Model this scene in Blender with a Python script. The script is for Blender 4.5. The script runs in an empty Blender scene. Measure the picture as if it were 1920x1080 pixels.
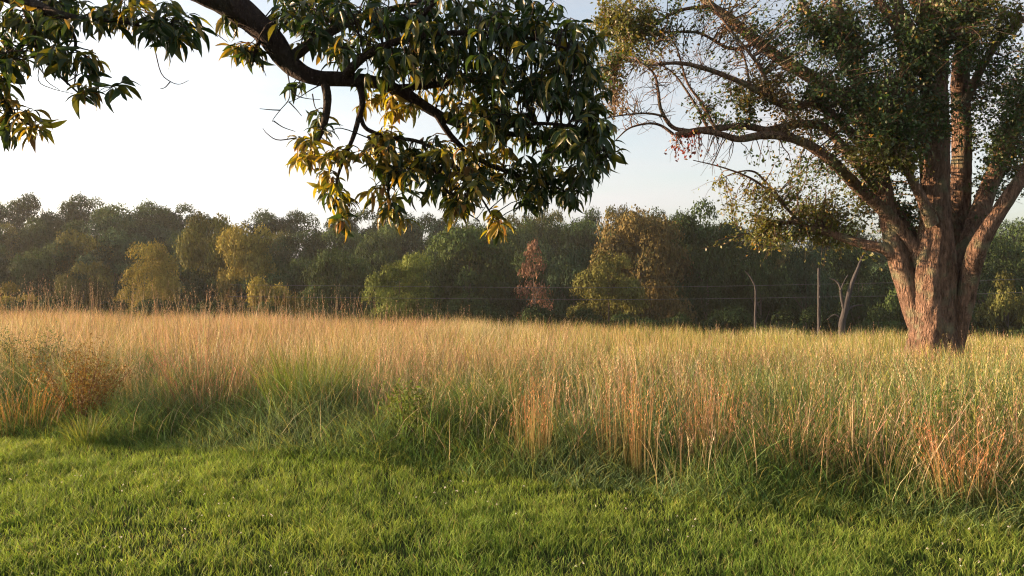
import bpy, math, random
import numpy as np
from mathutils import Matrix, Vector

RS = np.random.RandomState
R = RS(11)
random.seed(5)
scene = bpy.context.scene
col = scene.collection

# ------------------------------------------------------------------ camera
FPX, HOR, EYE = 1598.0, 555.0, 1.65          # focal length and eye level in pixels of the 1920 wide photograph
cam_d = bpy.data.cameras.new('camera')
cam = bpy.data.objects.new('camera', cam_d); col.objects.link(cam)
cam_d.sensor_width = 36.0
cam_d.lens = 36.0 * FPX / 1920.0
cam_d.clip_start = 0.05; cam_d.clip_end = 6000
cam.location = (0, 0, EYE)
cam.rotation_euler = (math.radians(90) + math.atan((HOR - 540) / FPX), 0, 0)
scene.camera = cam

# ------------------------------------------------------------------ sky, sun, exposure
SUN_EL, SUN_AZ = math.radians(8.5), math.radians(281)      # azimuth clockwise from the view direction (+Y)
world = bpy.data.worlds.new('World'); scene.world = world
world.use_nodes = True
wn, wl = world.node_tree.nodes, world.node_tree.links
wn.clear()
w_out = wn.new('ShaderNodeOutputWorld'); w_bg = wn.new('ShaderNodeBackground')
sky = wn.new('ShaderNodeTexSky'); sky.sky_type = 'NISHITA'; sky.sun_disc = False
sky.sun_elevation = SUN_EL; sky.sun_rotation = SUN_AZ
sky.air_density = 1.0; sky.dust_density = 3.0; sky.ozone_density = 1.5
# thin even veil of high cloud over the whole sky, a little streaky
tc = wn.new('ShaderNodeTexCoord'); mp = wn.new('ShaderNodeMapping')
mp.inputs['Scale'].default_value = (1.2, 1.2, 7.0)
nz = wn.new('ShaderNodeTexNoise'); nz.inputs['Scale'].default_value = 2.2; nz.inputs['Detail'].default_value = 5
rmp = wn.new('ShaderNodeMapRange')
rmp.inputs['From Min'].default_value = 0.35; rmp.inputs['From Max'].default_value = 0.72
rmp.inputs['To Min'].default_value = 0.42; rmp.inputs['To Max'].default_value = 0.95
bw = wn.new('ShaderNodeRGBToBW'); gm = wn.new('ShaderNodeVectorMath'); gm.operation = 'SCALE'
tint = wn.new('ShaderNodeVectorMath'); tint.operation = 'MULTIPLY'; tint.inputs[1].default_value = (1.16, 1.11, 1.12)
mixs = wn.new('ShaderNodeMix'); mixs.data_type = 'RGBA'
wl.new(tc.outputs['Generated'], mp.inputs['Vector']); wl.new(mp.outputs[0], nz.inputs['Vector'])
wl.new(nz.outputs['Fac'], rmp.inputs['Value'])
wl.new(sky.outputs[0], bw.inputs[0]); wl.new(bw.outputs[0], tint.inputs[0])
wl.new(rmp.outputs[0], mixs.inputs['Factor'])
wl.new(sky.outputs[0], mixs.inputs[6]); wl.new(tint.outputs[0], mixs.inputs[7])
wl.new(mixs.outputs[2], w_bg.inputs['Color'])
w_bg.inputs['Strength'].default_value = 0.118
wl.new(w_bg.outputs[0], w_out.inputs['Surface'])

sun_d = bpy.data.lights.new('sun', 'SUN')
sun_d.energy = 4.8; sun_d.angle = math.radians(0.6); sun_d.color = (1.0, 0.64, 0.37)
sun = bpy.data.objects.new('sun', sun_d); col.objects.link(sun)
to_sun = Vector((math.sin(SUN_AZ) * math.cos(SUN_EL), math.cos(SUN_AZ) * math.cos(SUN_EL), math.sin(SUN_EL)))
sun.rotation_euler = to_sun.to_track_quat('Z', 'Y').to_euler()
sun.location = to_sun * 50

vs = scene.view_settings
vs.view_transform = 'Standard'; vs.look = 'None'; vs.gamma = 1.0; vs.use_curve_mapping = False
vs.exposure = 1.9
scene.cycles.max_bounces = 6; scene.cycles.transparent_max_bounces = 4
scene.cycles.diffuse_bounces = 3; scene.cycles.glossy_bounces = 1; scene.cycles.transmission_bounces = 3
scene.cycles.volume_bounces = 0
scene.cycles.use_denoising = True
scene.cycles.denoiser = 'OPENIMAGEDENOISE'; scene.cycles.denoising_input_passes = 'RGB_ALBEDO_NORMAL'; scene.cycles.denoising_prefilter = 'NONE'
scene.cycles.filter_width = 1.15

# ------------------------------------------------------------------ helpers
def P(px, py, d):
    """point seen at photo pixel (px, py) at ground distance d"""
    return np.array([(px - 960) / FPX * d, d, EYE + (HOR - py) / FPX * d])

def sstep(a, b, x):
    t = np.clip((x - a) / (b - a), 0, 1); return t * t * (3 - 2 * t)

def vnoise(x, y, scale, seed):
    g = RS(seed).rand(128, 128)
    u = np.asarray(x) / scale + 500.3; v = np.asarray(y) / scale + 500.7
    i = np.floor(u).astype(int); j = np.floor(v).astype(int)
    fu = u - i; fv = v - j
    fu = fu * fu * (3 - 2 * fu); fv = fv * fv * (3 - 2 * fv)
    a = g[i % 128, j % 128]; b = g[(i + 1) % 128, j % 128]; c = g[i % 128, (j + 1) % 128]; d = g[(i + 1) % 128, (j + 1) % 128]
    return (a * (1 - fu) + b * fu) * (1 - fv) + (c * (1 - fu) + d * fu) * fv

def crest(x):
    return 25.0 - 0.22 * np.clip(x, -30, 30)

def ground_z(x, y):
    x = np.asarray(x, float); y = np.asarray(y, float)
    near = sstep(6, 16, y)
    z = 0.10 * (vnoise(x, y, 6.0, 1) - 0.5) * near + 0.03 * (vnoise(x, y, 1.7, 2) - 0.5)
    z += -0.010 * np.clip(x, -40, 40) * sstep(8, 24, y)
    over = np.clip(y - crest(x), 0, 60)
    z -= np.where(over < 6, over * over / 12.0 * 0.10, 0.10 * (over - 3.0))
    hill = sstep(105, 230, y + 0.15 * -x)
    z += hill * (11.0 + 5.0 * sstep(20, -70, x)) * (0.8 + 0.4 * vnoise(x, y, 45, 3))
    z += 4.0 * sstep(230, 700, y)
    return z

def mesh_tris(name, verts, tris, cols=None, smooth=False):
    verts = np.asarray(verts, np.float32); tris = np.asarray(tris, np.int32)
    me = bpy.data.meshes.new(name)
    me.vertices.add(len(verts)); me.vertices.foreach_set('co', verts.ravel())
    me.loops.add(tris.size); me.loops.foreach_set('vertex_index', tris.ravel())
    me.polygons.add(len(tris)); me.polygons.foreach_set('loop_start', np.arange(len(tris), dtype=np.int32) * 3)
    if smooth:
        me.polygons.foreach_set('use_smooth', np.ones(len(tris), bool))
    me.update(calc_edges=True)
    if cols is not None:
        a = me.attributes.new('col', 'FLOAT_COLOR', 'POINT')
        c = np.ones((len(verts), 4), np.float32); c[:, :3] = cols
        a.data.foreach_set('color', c.ravel())
    return me

def obj(name, me, mat, parent=None, loc=(0, 0, 0), color=None):
    o = bpy.data.objects.new(name, me)
    if mat and not me.materials: me.materials.append(mat)
    col.objects.link(o); o.location = loc
    if parent: o.parent = parent
    if color is not None: o.color = (*color, 1)
    return o

def tag(o, label=None, cat=None, group=None, kind=None):
    if label: o['label'] = label
    if cat: o['category'] = cat
    if group: o['group'] = group
    if kind: o['kind'] = kind
    return o

def empty(name, loc, label, cat, group=None):
    o = bpy.data.objects.new(name, None); col.objects.link(o); o.location = loc
    o.empty_display_size = 0.2
    return tag(o, label, cat, group)

class Buf:
    """collects triangles for one mesh"""
    def __init__(s): s.v = []; s.t = []; s.c = []; s.n = 0
    def add(s, v, t, c=None):
        v = np.asarray(v, float).reshape(-1, 3); t = np.asarray(t, int).reshape(-1, 3)
        s.v.append(v); s.t.append(t + s.n); s.n += len(v)
        if c is not None: s.c.append(np.broadcast_to(np.asarray(c, float), (len(v), 3)))
    def mesh(s, name, smooth=False, origin=(0, 0, 0)):
        return mesh_tris(name, np.concatenate(s.v) - np.asarray(origin), np.concatenate(s.t), np.concatenate(s.c) if s.c else None, smooth)

def catmull(pts, n):
    p = np.asarray(pts, float)
    if len(p) == 2: 
        t = np.linspace(0, 1, n)[:, None]; return p[0] * (1 - t) + p[1] * t
    q = np.vstack([2 * p[0] - p[1], p, 2 * p[-1] - p[-2]])
    s = np.linspace(0, len(p) - 1 - 1e-6, n); i = s.astype(int); f = (s - i)[:, None]
    a, b, c, d = q[i], q[i + 1], q[i + 2], q[i + 3]
    return 0.5 * (2 * b + (c - a) * f + (2 * a - 5 * b + 4 * c - d) * f * f + (3 * b - a - 3 * c + d) * f ** 3)

def tube(buf, pts, rad, sides=8, n=None, rough=0.0, seed=0, c=None):
    """tapered tube through pts with radius rad (per point); rough gives furrowed, lumpy bark"""
    pr = np.hstack([np.asarray(pts, float), np.asarray(rad, float)[:, None]])
    n = n or max(3, len(pts) * 2)
    pr = catmull(pr, n); p = pr[:, :3]; r = np.maximum(pr[:, 3], 0.0008)
    tg = np.gradient(p, axis=0); tg /= np.linalg.norm(tg, axis=1)[:, None] + 1e-9
    ref = np.array([0, 1.0, 0]) if abs(tg[0][1]) < 0.8 else np.array([1.0, 0, 0])
    a = np.cross(tg, ref); a /= np.linalg.norm(a, axis=1)[:, None] + 1e-9
    b = np.cross(tg, a)
    th = np.arange(sides) / sides * 2 * math.pi
    ln = np.concatenate([[0], np.cumsum(np.linalg.norm(np.diff(p, axis=0), axis=1))])
    k = np.ones((n, sides))
    if rough:
        q = RS(seed); ph = q.rand(6) * 6.28
        L = ln[:, None]; T = th[None, :]
        k += rough * (0.8 * np.sin(3 * T + 1.3 * L / r.mean() * 0.35 + ph[0]) + 0.6 * np.sin(5 * T - 0.4 * L / r.mean() + ph[1])
                      + 0.5 * np.sin(2 * T + 0.9 * L / r.mean() + ph[2]) + 0.55 * np.sin(9 * T + ph[3] + 1.2 * np.sin(L / r.mean() * 1.1)) + 0.6 * np.sin(15 * T + ph[4] + 1.6 * np.sin(L / r.mean() * 1.9)) + 0.7 * (q.rand(n, sides) - 0.5))
    v = p[:, None, :] + (np.cos(th)[None, :, None] * a[:, None, :] + np.sin(th)[None, :, None] * b[:, None, :]) * (r[:, None] * k)[:, :, None]
    i = np.arange(n - 1)[:, None] * sides; j = np.arange(sides)[None, :]; jn = (j + 1) % sides
    q0, q1, q2, q3 = i + j, i + jn, i + sides + jn, i + sides + j
    t = np.stack([np.stack([q0, q1, q2], -1), np.stack([q0, q2, q3], -1)], 2).reshape(-1, 3)
    buf.add(v.reshape(-1, 3), t, c)
    return p

def twigs_batch(buf, A, B, ra, rb, bow, n=5, sides=3):
    """many thin curved twigs from points A to points B"""
    N = len(A); t = np.linspace(0, 1, n)
    d = B - A; L = np.linalg.norm(d, axis=1, keepdims=True) + 1e-6
    mid = bow * L
    p = A[:, None, :] + d[:, None, :] * t[None, :, None] + mid[:, None, :] * (4 * t * (1 - t))[None, :, None]
    p[:, 1:-1] += (R.rand(N, n - 2, 3) - 0.5) * (L * 0.07)[:, None, :]
    dn = d / L; ref = np.where(np.abs(dn[:, 1:2]) < 0.8, np.array([[0, 1.0, 0]]), np.array([[1.0, 0, 0]]))
    a = np.cross(dn, ref); a /= np.linalg.norm(a, axis=1, keepdims=True); b = np.cross(dn, a)
    r = ra[:, None] * (1 - t)[None, :] + rb[:, None] * t[None, :]
    th = np.arange(sides) / sides * 2 * math.pi
    v = p[:, :, None, :] + (np.cos(th)[None, None, :, None] * a[:, None, None, :] + np.sin(th)[None, None, :, None] * b[:, None, None, :]) * r[:, :, None, None]
    base = (np.arange(N) * n * sides)[:, None, None]
    i = np.arange(n - 1)[None, :, None] * sides; j = np.arange(sides)[None, None, :]; jn = (j + 1) % sides
    q0, q1, q2, q3 = base + i + j, base + i + jn, base + i + sides + jn, base + i + sides + j
    tri = np.stack([np.stack([q0, q1, q2], -1), np.stack([q0, q2, q3], -1)], 3).reshape(-1, 3)
    buf.add(v.reshape(-1, 3), tri)
    return p

def blades(buf, base, h, w, az, lean, droop, segs, cb, ct, cpow=1.0, wprof=1.3):
    """curved tapering grass blades; colours run from cb at the root to ct at the tip"""
    N = len(base)
    if N == 0: return
    t = np.linspace(0, 1, segs + 1)
    s = lean[:, None] * h[:, None] * t[None, :] ** 1.8
    z = h[:, None] * (t[None, :] - droop[:, None] * t[None, :] ** 3)
    dx, dy = np.cos(az), np.sin(az)
    cx = base[:, 0:1] + dx[:, None] * s; cy = base[:, 1:2] + dy[:, None] * s; cz = base[:, 2:3] + z
    fa = R.rand(N) * math.pi
    sx, sy = np.cos(fa), np.sin(fa)
    hw = 0.5 * w[:, None] * (1 - t[None, :] ** wprof) + 0.0003
    M = 2 * segs + 1
    v = np.empty((N, M, 3)); c = np.empty((N, M, 3))
    cc = cb[:, None, :] + (ct - cb)[:, None, :] * (t ** cpow)[None, :, None]
    for k in range(segs):
        for m, sg in ((0, -1), (1, 1)):
            v[:, 2 * k + m, 0] = cx[:, k] + sg * sx * hw[:, k]
            v[:, 2 * k + m, 1] = cy[:, k] + sg * sy * hw[:, k]
            v[:, 2 * k + m, 2] = cz[:, k]
            c[:, 2 * k + m] = cc[:, k]
    v[:, -1, 0] = cx[:, -1]; v[:, -1, 1] = cy[:, -1]; v[:, -1, 2] = cz[:, -1]; c[:, -1] = cc[:, -1]
    tt = []
    for k in range(segs - 1):
        tt += [(2 * k, 2 * k + 1, 2 * k + 3), (2 * k, 2 * k + 3, 2 * k + 2)]
    tt.append((2 * segs - 2, 2 * segs - 1, 2 * segs))
    tri = (np.arange(N) * M)[:, None, None] + np.array(tt)[None]
    buf.add(v.reshape(-1, 3), tri.reshape(-1, 3), c.reshape(-1, 3))
    return np.stack([cx, cy, cz], -1)

def plumes(buf, path, n, length, w, c):
    """feathery seed heads: short spikelets along the upper part of stems; path = (N, k, 3) stem centre lines"""
    N, k, _ = path.shape
    for q in range(n):
        f = 0.74 + 0.26 * (q + R.rand(N)) / n
        u = f * (k - 1); i = np.minimum(u.astype(int), k - 2); fr = (u - i)[:, None]
        ar = np.arange(N)
        p = path[ar, i] * (1 - fr) + path[ar, i + 1] * fr
        a = R.rand(N) * 6.283
        d = np.stack([np.cos(a) * 0.55, np.sin(a) * 0.55, 0.9 + 0 * a], -1) * (length * (0.6 + 0.8 * R.rand(N)))[:, None]
        sd = np.stack([-np.sin(a), np.cos(a), 0 * a], -1) * (w * 0.5)
        v = np.stack([p, p + d * 0.5 + sd, p + d, p + d * 0.5 - sd], 1)
        tri = (ar * 4)[:, None, None] + np.array([(0, 1, 2), (0, 2, 3)])[None]
        buf.add(v.reshape(-1, 3), tri.reshape(-1, 3), np.repeat(c * (0.8 + 0.4 * R.rand(N, 1)), 4, 0))

def leaf_quads(buf, pos, size, c, asp=0.55, nrm=None, flat=0.0):
    """small folded leaves, four corners each"""
    N = len(pos)
    d = R.randn(N, 3); d[:, 2] -= 0.5; d /= np.linalg.norm(d, axis=1, keepdims=True)
    u = R.randn(N, 3)
    if nrm is not None: u = u * (1 - flat) + nrm * flat * 2
    s = np.cross(d, u); s /= np.linalg.norm(s, axis=1, keepdims=True) + 1e-9
    nn = np.cross(s, d)
    L = size[:, None]
    v = np.stack([pos, pos + d * L * 0.5 + s * L * asp * 0.5 + nn * L * 0.10, pos + d * L, pos + d * L * 0.5 - s * L * asp * 0.5 + nn * L * 0.10], 1)
    tri = (np.arange(N) * 4)[:, None, None] + np.array([(0, 1, 2), (0, 2, 3)])[None]
    buf.add(v.reshape(-1, 3), tri.reshape(-1, 3), np.repeat(c, 4, 0))

def varied(base, n, dv=0.25, dh=0.12):
    b = np.asarray(base, float)
    k = (1 + dv * (R.rand(n, 1) * 2 - 1))
    return np.clip(b[None] * k * (1 + dh * (R.rand(n, 3) * 2 - 1)), 0.004, 0.9)

# ------------------------------------------------------------------ materials
def new_mat(name):
    m = bpy.data.materials.new(name); m.use_nodes = True
    nt = m.node_tree; nt.nodes.clear()
    return m, nt.nodes, nt.links

def leaf_mat(name, trans=0.4, rough=0.55, spec=0.3, boost=(1.25, 1.2, 0.7)):
    m, n, l = new_mat(name)
    out = n.new('ShaderNodeOutputMaterial'); at = n.new('ShaderNodeAttribute'); at.attribute_name = 'col'
    oi = n.new('ShaderNodeObjectInfo')
    mu = n.new('ShaderNodeVectorMath'); mu.operation = 'MULTIPLY'
    l.new(at.outputs['Color'], mu.inputs[0]); l.new(oi.outputs['Color'], mu.inputs[1])
    p = n.new('ShaderNodeBsdfPrincipled'); p.inputs['Roughness'].default_value = rough; p.inputs['Specular IOR Level'].default_value = spec
    t = n.new('ShaderNodeBsdfTranslucent')
    tb = n.new('ShaderNodeVectorMath'); tb.operation = 'MULTIPLY'; tb.inputs[1].default_value = boost
    l.new(mu.outputs[0], p.inputs['Base Color']); l.new(mu.outputs[0], tb.inputs[0]); l.new(tb.outputs[0], t.inputs['Color'])
    mx = n.new('ShaderNodeMixShader'); mx.inputs[0].default_value = trans
    l.new(p.outputs[0], mx.inputs[1]); l.new(t.outputs[0], mx.inputs[2]); l.new(mx.outputs[0], out.inputs['Surface'])
    return m

def bark_mat(name, c1, c2, c3, scale=9.0, stretch=0.22, bump=0.6, lichen=0.0):
    m, n, l = new_mat(name)
    out = n.new('ShaderNodeOutputMaterial'); p = n.new('ShaderNodeBsdfPrincipled')
    p.inputs['Roughness'].default_value = 0.9; p.inputs['Specular IOR Level'].default_value = 0.15
    g = n.new('ShaderNodeTexCoord'); mp = n.new('ShaderNodeMapping'); mp.inputs['Scale'].default_value = (scale, scale, scale * stretch)
    l.new(g.outputs['Object'], mp.inputs['Vector'])
    vo = n.new('ShaderNodeTexVoronoi'); vo.inputs['Scale'].default_value = 1.6; vo.feature = 'DISTANCE_TO_EDGE'
    no = n.new('ShaderNodeTexNoise'); no.inputs['Scale'].default_value = 1.4; no.inputs['Detail'].default_value = 8; no.inputs['Roughness'].default_value = 0.65
    wv = n.new('ShaderNodeVectorMath'); wv.operation = 'ADD'
    sc = n.new('ShaderNodeVectorMath'); sc.operation = 'SCALE'; sc.inputs['Scale'].default_value = 0.9
    l.new(mp.outputs[0], no.inputs['Vector']); l.new(no.outputs['Color'], sc.inputs[0])
    l.new(mp.outputs[0], wv.inputs[0]); l.new(sc.outputs[0], wv.inputs[1]); l.new(wv.outputs[0], vo.inputs['Vector'])
    cr = n.new('ShaderNodeValToRGB')
    cr.color_ramp.elements[0].position = 0.3; cr.color_ramp.elements[0].color = (*c1, 1)
    cr.color_ramp.elements[1].position = 0.75; cr.color_ramp.elements[1].color = (*c2, 1)
    l.new(no.outputs['Fac'], cr.inputs[0])
    li = n.new('ShaderNodeTexNoise'); li.inputs['Scale'].default_value = 3.0; li.inputs['Detail'].default_value = 6
    l.new(g.outputs['Object'], li.inputs['Vector'])
    lr = n.new('ShaderNodeMapRange'); lr.inputs['From Min'].default_value = 0.52; lr.inputs['From Max'].default_value = 0.66; lr.inputs['To Max'].default_value = lichen
    l.new(li.outputs['Fac'], lr.inputs['Value'])
    mx = n.new('ShaderNodeMix'); mx.data_type = 'RGBA'; mx.inputs[7].default_value = (*c3, 1)
    l.new(lr.outputs[0], mx.inputs['Factor']); l.new(cr.outputs[0], mx.inputs[6]); l.new(mx.outputs[2], p.inputs['Base Color'])
    mr = n.new('ShaderNodeMapRange'); mr.inputs['From Max'].default_value = 0.35
    l.new(vo.outputs['Distance'], mr.inputs['Value'])
    ad = n.new('ShaderNodeMath'); ad.operation = 'MULTIPLY_ADD'; ad.inputs[1].default_value = 0.6
    l.new(no.outputs['Fac'], ad.inputs[0]); l.new(mr.outputs[0], ad.inputs[2])
    bu = n.new('ShaderNodeBump'); bu.inputs['Strength'].default_value = bump; bu.inputs['Distance'].default_value = 0.07
    l.new(ad.outputs[0], bu.inputs['Height']); l.new(bu.outputs[0], p.inputs['Normal'])
    l.new(p.outputs[0], out.inputs['Surface'])
    return m

def soil_mat():
    m, n, l = new_mat('field_soil')
    out = n.new('ShaderNodeOutputMaterial'); p = n.new('ShaderNodeBsdfPrincipled'); p.inputs['Roughness'].default_value = 1
    p.inputs['Specular IOR Level'].default_value = 0.05
    g = n.new('ShaderNodeTexCoord'); no = n.new('ShaderNodeTexNoise'); no.inputs['Scale'].default_value = 5; no.inputs['Detail'].default_value = 8
    l.new(g.outputs['Object'], no.inputs['Vector'])
    cr = n.new('ShaderNodeValToRGB')
    cr.color_ramp.elements[0].position = 0.35; cr.color_ramp.elements[0].color = (0.022, 0.032, 0.010, 1)
    cr.color_ramp.elements[1].position = 0.7; cr.color_ramp.elements[1].color = (0.05, 0.065, 0.018, 1)
    l.new(no.outputs['Fac'], cr.inputs[0]); l.new(cr.outputs[0], p.inputs['Base Color'])
    bu = n.new('ShaderNodeBump'); bu.inputs['Strength'].default_value = 0.6; bu.inputs['Distance'].default_value = 0.05
    l.new(no.outputs['Fac'], bu.inputs['Height']); l.new(bu.outputs[0], p.inputs['Normal'])
    l.new(p.outputs[0], out.inputs['Surface'])
    return m

M_soil = soil_mat()
M_grass = leaf_mat('grass_blade', 0.38, 0.65, 0.18, (1.15, 1.15, 0.7))
M_dry = leaf_mat('dry_grass', 0.30, 0.7, 0.2, (1.15, 1.0, 0.8))
M_chest = leaf_mat('chestnut_leaf', 0.32, 0.42, 0.45, (1.5, 1.35, 0.5))
M_pear = leaf_mat('pear_leaf', 0.30, 0.45, 0.4, (1.4, 1.3, 0.5))
M_far = leaf_mat('woodland_leaf', 0.14, 0.8, 0.04, (1.3, 1.2, 0.6))
M_petal = leaf_mat('clover_petal', 0.3, 0.8, 0.1, (1, 1, 1))
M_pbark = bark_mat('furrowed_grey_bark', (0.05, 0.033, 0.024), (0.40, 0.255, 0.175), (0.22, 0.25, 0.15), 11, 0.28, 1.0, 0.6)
M_cbark = bark_mat('dark_smooth_bark', (0.03, 0.021, 0.018), (0.09, 0.064, 0.054), (0.11, 0.12, 0.085), 16, 0.4, 0.8, 0.3)
M_fbark = bark_mat('woodland_bark', (0.05, 0.04, 0.032), (0.13, 0.11, 0.09), (0.13, 0.14, 0.1), 4, 0.2, 0.4, 0.2)
M_dead = bark_mat('bleached_dead_wood', (0.03, 0.028, 0.026), (0.07, 0.064, 0.062), (0.065, 0.065, 0.06), 5, 0.2, 0.4, 0.2)
M_wire = bark_mat('weathered_wire', (0.08, 0.08, 0.085), (0.12, 0.12, 0.125), (0.12, 0.12, 0.12), 5, 1, 0.0, 0)

# ------------------------------------------------------------------ ground: one sheet out to the horizon
def grid_axis(fine0, fine1, step, lo, hi):
    f = np.arange(fine0, fine1 + 1e-6, step)
    a = [fine0]; s = step
    while a[-1] > lo: s *= 1.22; a.append(a[-1] - s)
    b = [f[-1]]; s = step
    while b[-1] < hi: s *= 1.22; b.append(b[-1] + s)
    return np.concatenate([np.array(a[1:])[::-1], f, np.array(b[1:])])
gx = grid_axis(-16, 16, 0.5, -2500, 2500); gy = grid_axis(2, 40, 0.5, -2500, 2500)
GX, GY = np.meshgrid(gx, gy, indexing='ij')
V = np.stack([GX, GY, ground_z(GX, GY)], -1).reshape(-1, 3)
ny = len(gy); ii, jj = np.meshgrid(np.arange(len(gx) - 1), np.arange(ny - 1), indexing='ij')
a0 = (ii * ny + jj).ravel()
T = np.concatenate([np.stack([a0, a0 + ny, a0 + ny + 1], -1), np.stack([a0, a0 + ny + 1, a0 + 1], -1)])
tag(obj('ground', mesh_tris('ground', V, T, None, True), M_soil), kind='structure')

# lawn edge: distance of the tall grass front, from pixels on the ground
ex_px = np.array([-400, 0, 200, 400, 600, 800, 1000, 1200, 1400, 1600, 1800, 1920, 2300.])
ex_py = np.array([812, 828, 838, 850, 868, 885, 905, 928, 955, 975, 1000, 1012, 1050.])
ed = EYE * FPX / (ex_py - HOR); exx = (ex_px - 960) / FPX * ed
def edge_y(x): return np.interp(x, exx, ed) + 0.35 * (vnoise(x, 0 * x, 0.9, 7) - 0.5) + 0.18 * (vnoise(x, 0 * x, 0.28, 8) - 0.5)

def scatter(x0, x1, y0, y1, n, margin=2.0):
    x = x0 + (x1 - x0) * R.rand(n); y = y0 + (y1 - y0) * R.rand(n)
    k = np.abs(x) < 0.61 * y + margin
    return x[k], y[k]
def on_ground(x, y): return np.stack([x, y, ground_z(x, y)], -1)

# ------------------------------------------------------------------ lawn
b = Buf()
x, y = scatter(-10, 8, 3.9, 11.2, 640000, 1.0)
xr, yr = x * .8 + y * .6, y * .8 - x * .6
clump = vnoise(xr, yr, 0.14, 20) * 0.38 + vnoise(x * .9 - y * .44, y * .9 + x * .44, 0.06, 28) * 0.32 + vnoise(x, y, 0.5, 21) * 0.3
k = (y < edge_y(x) + 0.35) & (R.rand(len(x)) < 0.02 + 1.15 * clump ** 1.5)
x, y, clump = x[k], y[k], clump[k]
big = vnoise(x, y, 1.1, 22); N = len(x)
h = (0.02 + 0.10 * clump + 0.04 * R.rand(N)) * (0.7 + 0.7 * big)
yel = np.clip(vnoise(x, y, 0.8, 23) * 0.9 + 0.6 * R.rand(N) - 0.35, 0, 1)[:, None]
g1 = varied((0.10, 0.165, 0.03), N); g2 = varied((0.21, 0.26, 0.05), N)
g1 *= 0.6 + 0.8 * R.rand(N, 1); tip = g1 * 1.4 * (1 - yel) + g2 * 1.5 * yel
dead = R.rand(N) < 0.05
tip[dead] = varied((0.34, 0.27, 0.13), int(dead.sum()))
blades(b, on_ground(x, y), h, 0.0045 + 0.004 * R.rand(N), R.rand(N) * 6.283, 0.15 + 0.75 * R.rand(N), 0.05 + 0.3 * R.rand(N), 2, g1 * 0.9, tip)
x, y = scatter(-9, 8, 4.0, 11, 9000, 1.0)          # a few longer blades the mower missed
k = (y < edge_y(x)) & (vnoise(x, y, 0.35, 25) > 0.6); x, y = x[k], y[k]; N = len(x)
blades(b, on_ground(x, y), 0.10 + 0.10 * R.rand(N), 0.004 + 0.003 * R.rand(N), R.rand(N) * 6.283, 0.3 + 0.6 * R.rand(N), 0.1 + 0.3 * R.rand(N), 3, varied((0.05, 0.10, 0.02), N), varied((0.13, 0.17, 0.04), N))
tag(obj('lawn_grass', b.mesh('lawn_grass'), M_grass), 'short green mown lawn in front of the tall grass', 'grass', kind='stuff')
# clover blossoms
b = Buf(); x, y = scatter(-5, 5, 4.2, 7.5, 420, 0.5)
k = (y < edge_y(x) - 0.1) & (vnoise(x, y, 0.6, 27) > 0.62); x, y = x[k], y[k]
for q in range(9):
    a = R.rand(len(x)) * 6.283; e = R.rand(len(x)) * 1.2
    p = on_ground(x, y) + np.stack([0 * x, 0 * x, 0.085 + 0.03 * vnoise(x, y, 0.05, 3)], -1)
    p += 0.005 * np.stack([np.cos(a) * np.cos(e), np.sin(a) * np.cos(e), np.sin(e)], -1)
    leaf_quads(b, p, np.full(len(x), 0.008), varied((0.62, 0.60, 0.52), len(x), 0.1, 0.05), 0.6)
tag(obj('clover_blossoms', b.mesh('clover_blossoms'), M_petal), 'tiny white clover blossoms dotted through the lawn', 'clover', kind='stuff')

# ------------------------------------------------------------------ tall grass
GREEN = np.array((0.09, 0.15, 0.038)); BLUEG = np.array((0.12, 0.17, 0.085)); YEL = np.array((0.27, 0.26, 0.055))
TAN = np.array((0.46, 0.34, 0.16)); PINK = np.array((0.46, 0.29, 0.19)); STRAW = np.array((0.54, 0.46, 0.29)); RUST = np.array((0.34, 0.155, 0.065))
b = Buf()
# (a) green undergrowth, thick and arching at the lawn edge
x, y = scatter(-13, 11, 5.0, 14.5, 300000, 1.5)
e = edge_y(x); dd = y - e
k = (dd > -0.12) & (R.rand(len(x)) < np.where(dd < 2.4, 1.0, 0.4) * (0.35 + 0.9 * vnoise(x, y, 0.35, 31))); x, y, dd = x[k], y[k], dd[k]; N = len(x)
hh = (1 - 0.14 * sstep(-1.0, 2.5, x)) * (0.20 + 0.62 * sstep(-0.1, 1.3, dd)) * (0.55 + 0.8 * vnoise(x, y, 0.7, 32)) * (0.6 + 0.7 * R.rand(N))
mixb = vnoise(x, y, 1.3, 33)[:, None]
gb = varied(GREEN, N) * (1 - mixb) + varied(BLUEG, N) * mixb
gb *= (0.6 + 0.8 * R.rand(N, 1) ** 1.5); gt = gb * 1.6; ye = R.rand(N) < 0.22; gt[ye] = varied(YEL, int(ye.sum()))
fr = np.clip(1 - dd / 0.8, 0, 1)
az = np.where(R.rand(N) < 0.45 * fr, -1.57 + 0.9 * R.randn(N), R.rand(N) * 6.283)
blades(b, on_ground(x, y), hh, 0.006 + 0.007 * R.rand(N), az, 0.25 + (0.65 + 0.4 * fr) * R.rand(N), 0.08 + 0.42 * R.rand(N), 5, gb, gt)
tag(obj('meadow_undergrowth', b.mesh('meadow_undergrowth'), M_grass), 'green arching grass blades at the foot of the tall meadow grass', 'grass', kind='stuff')

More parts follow.
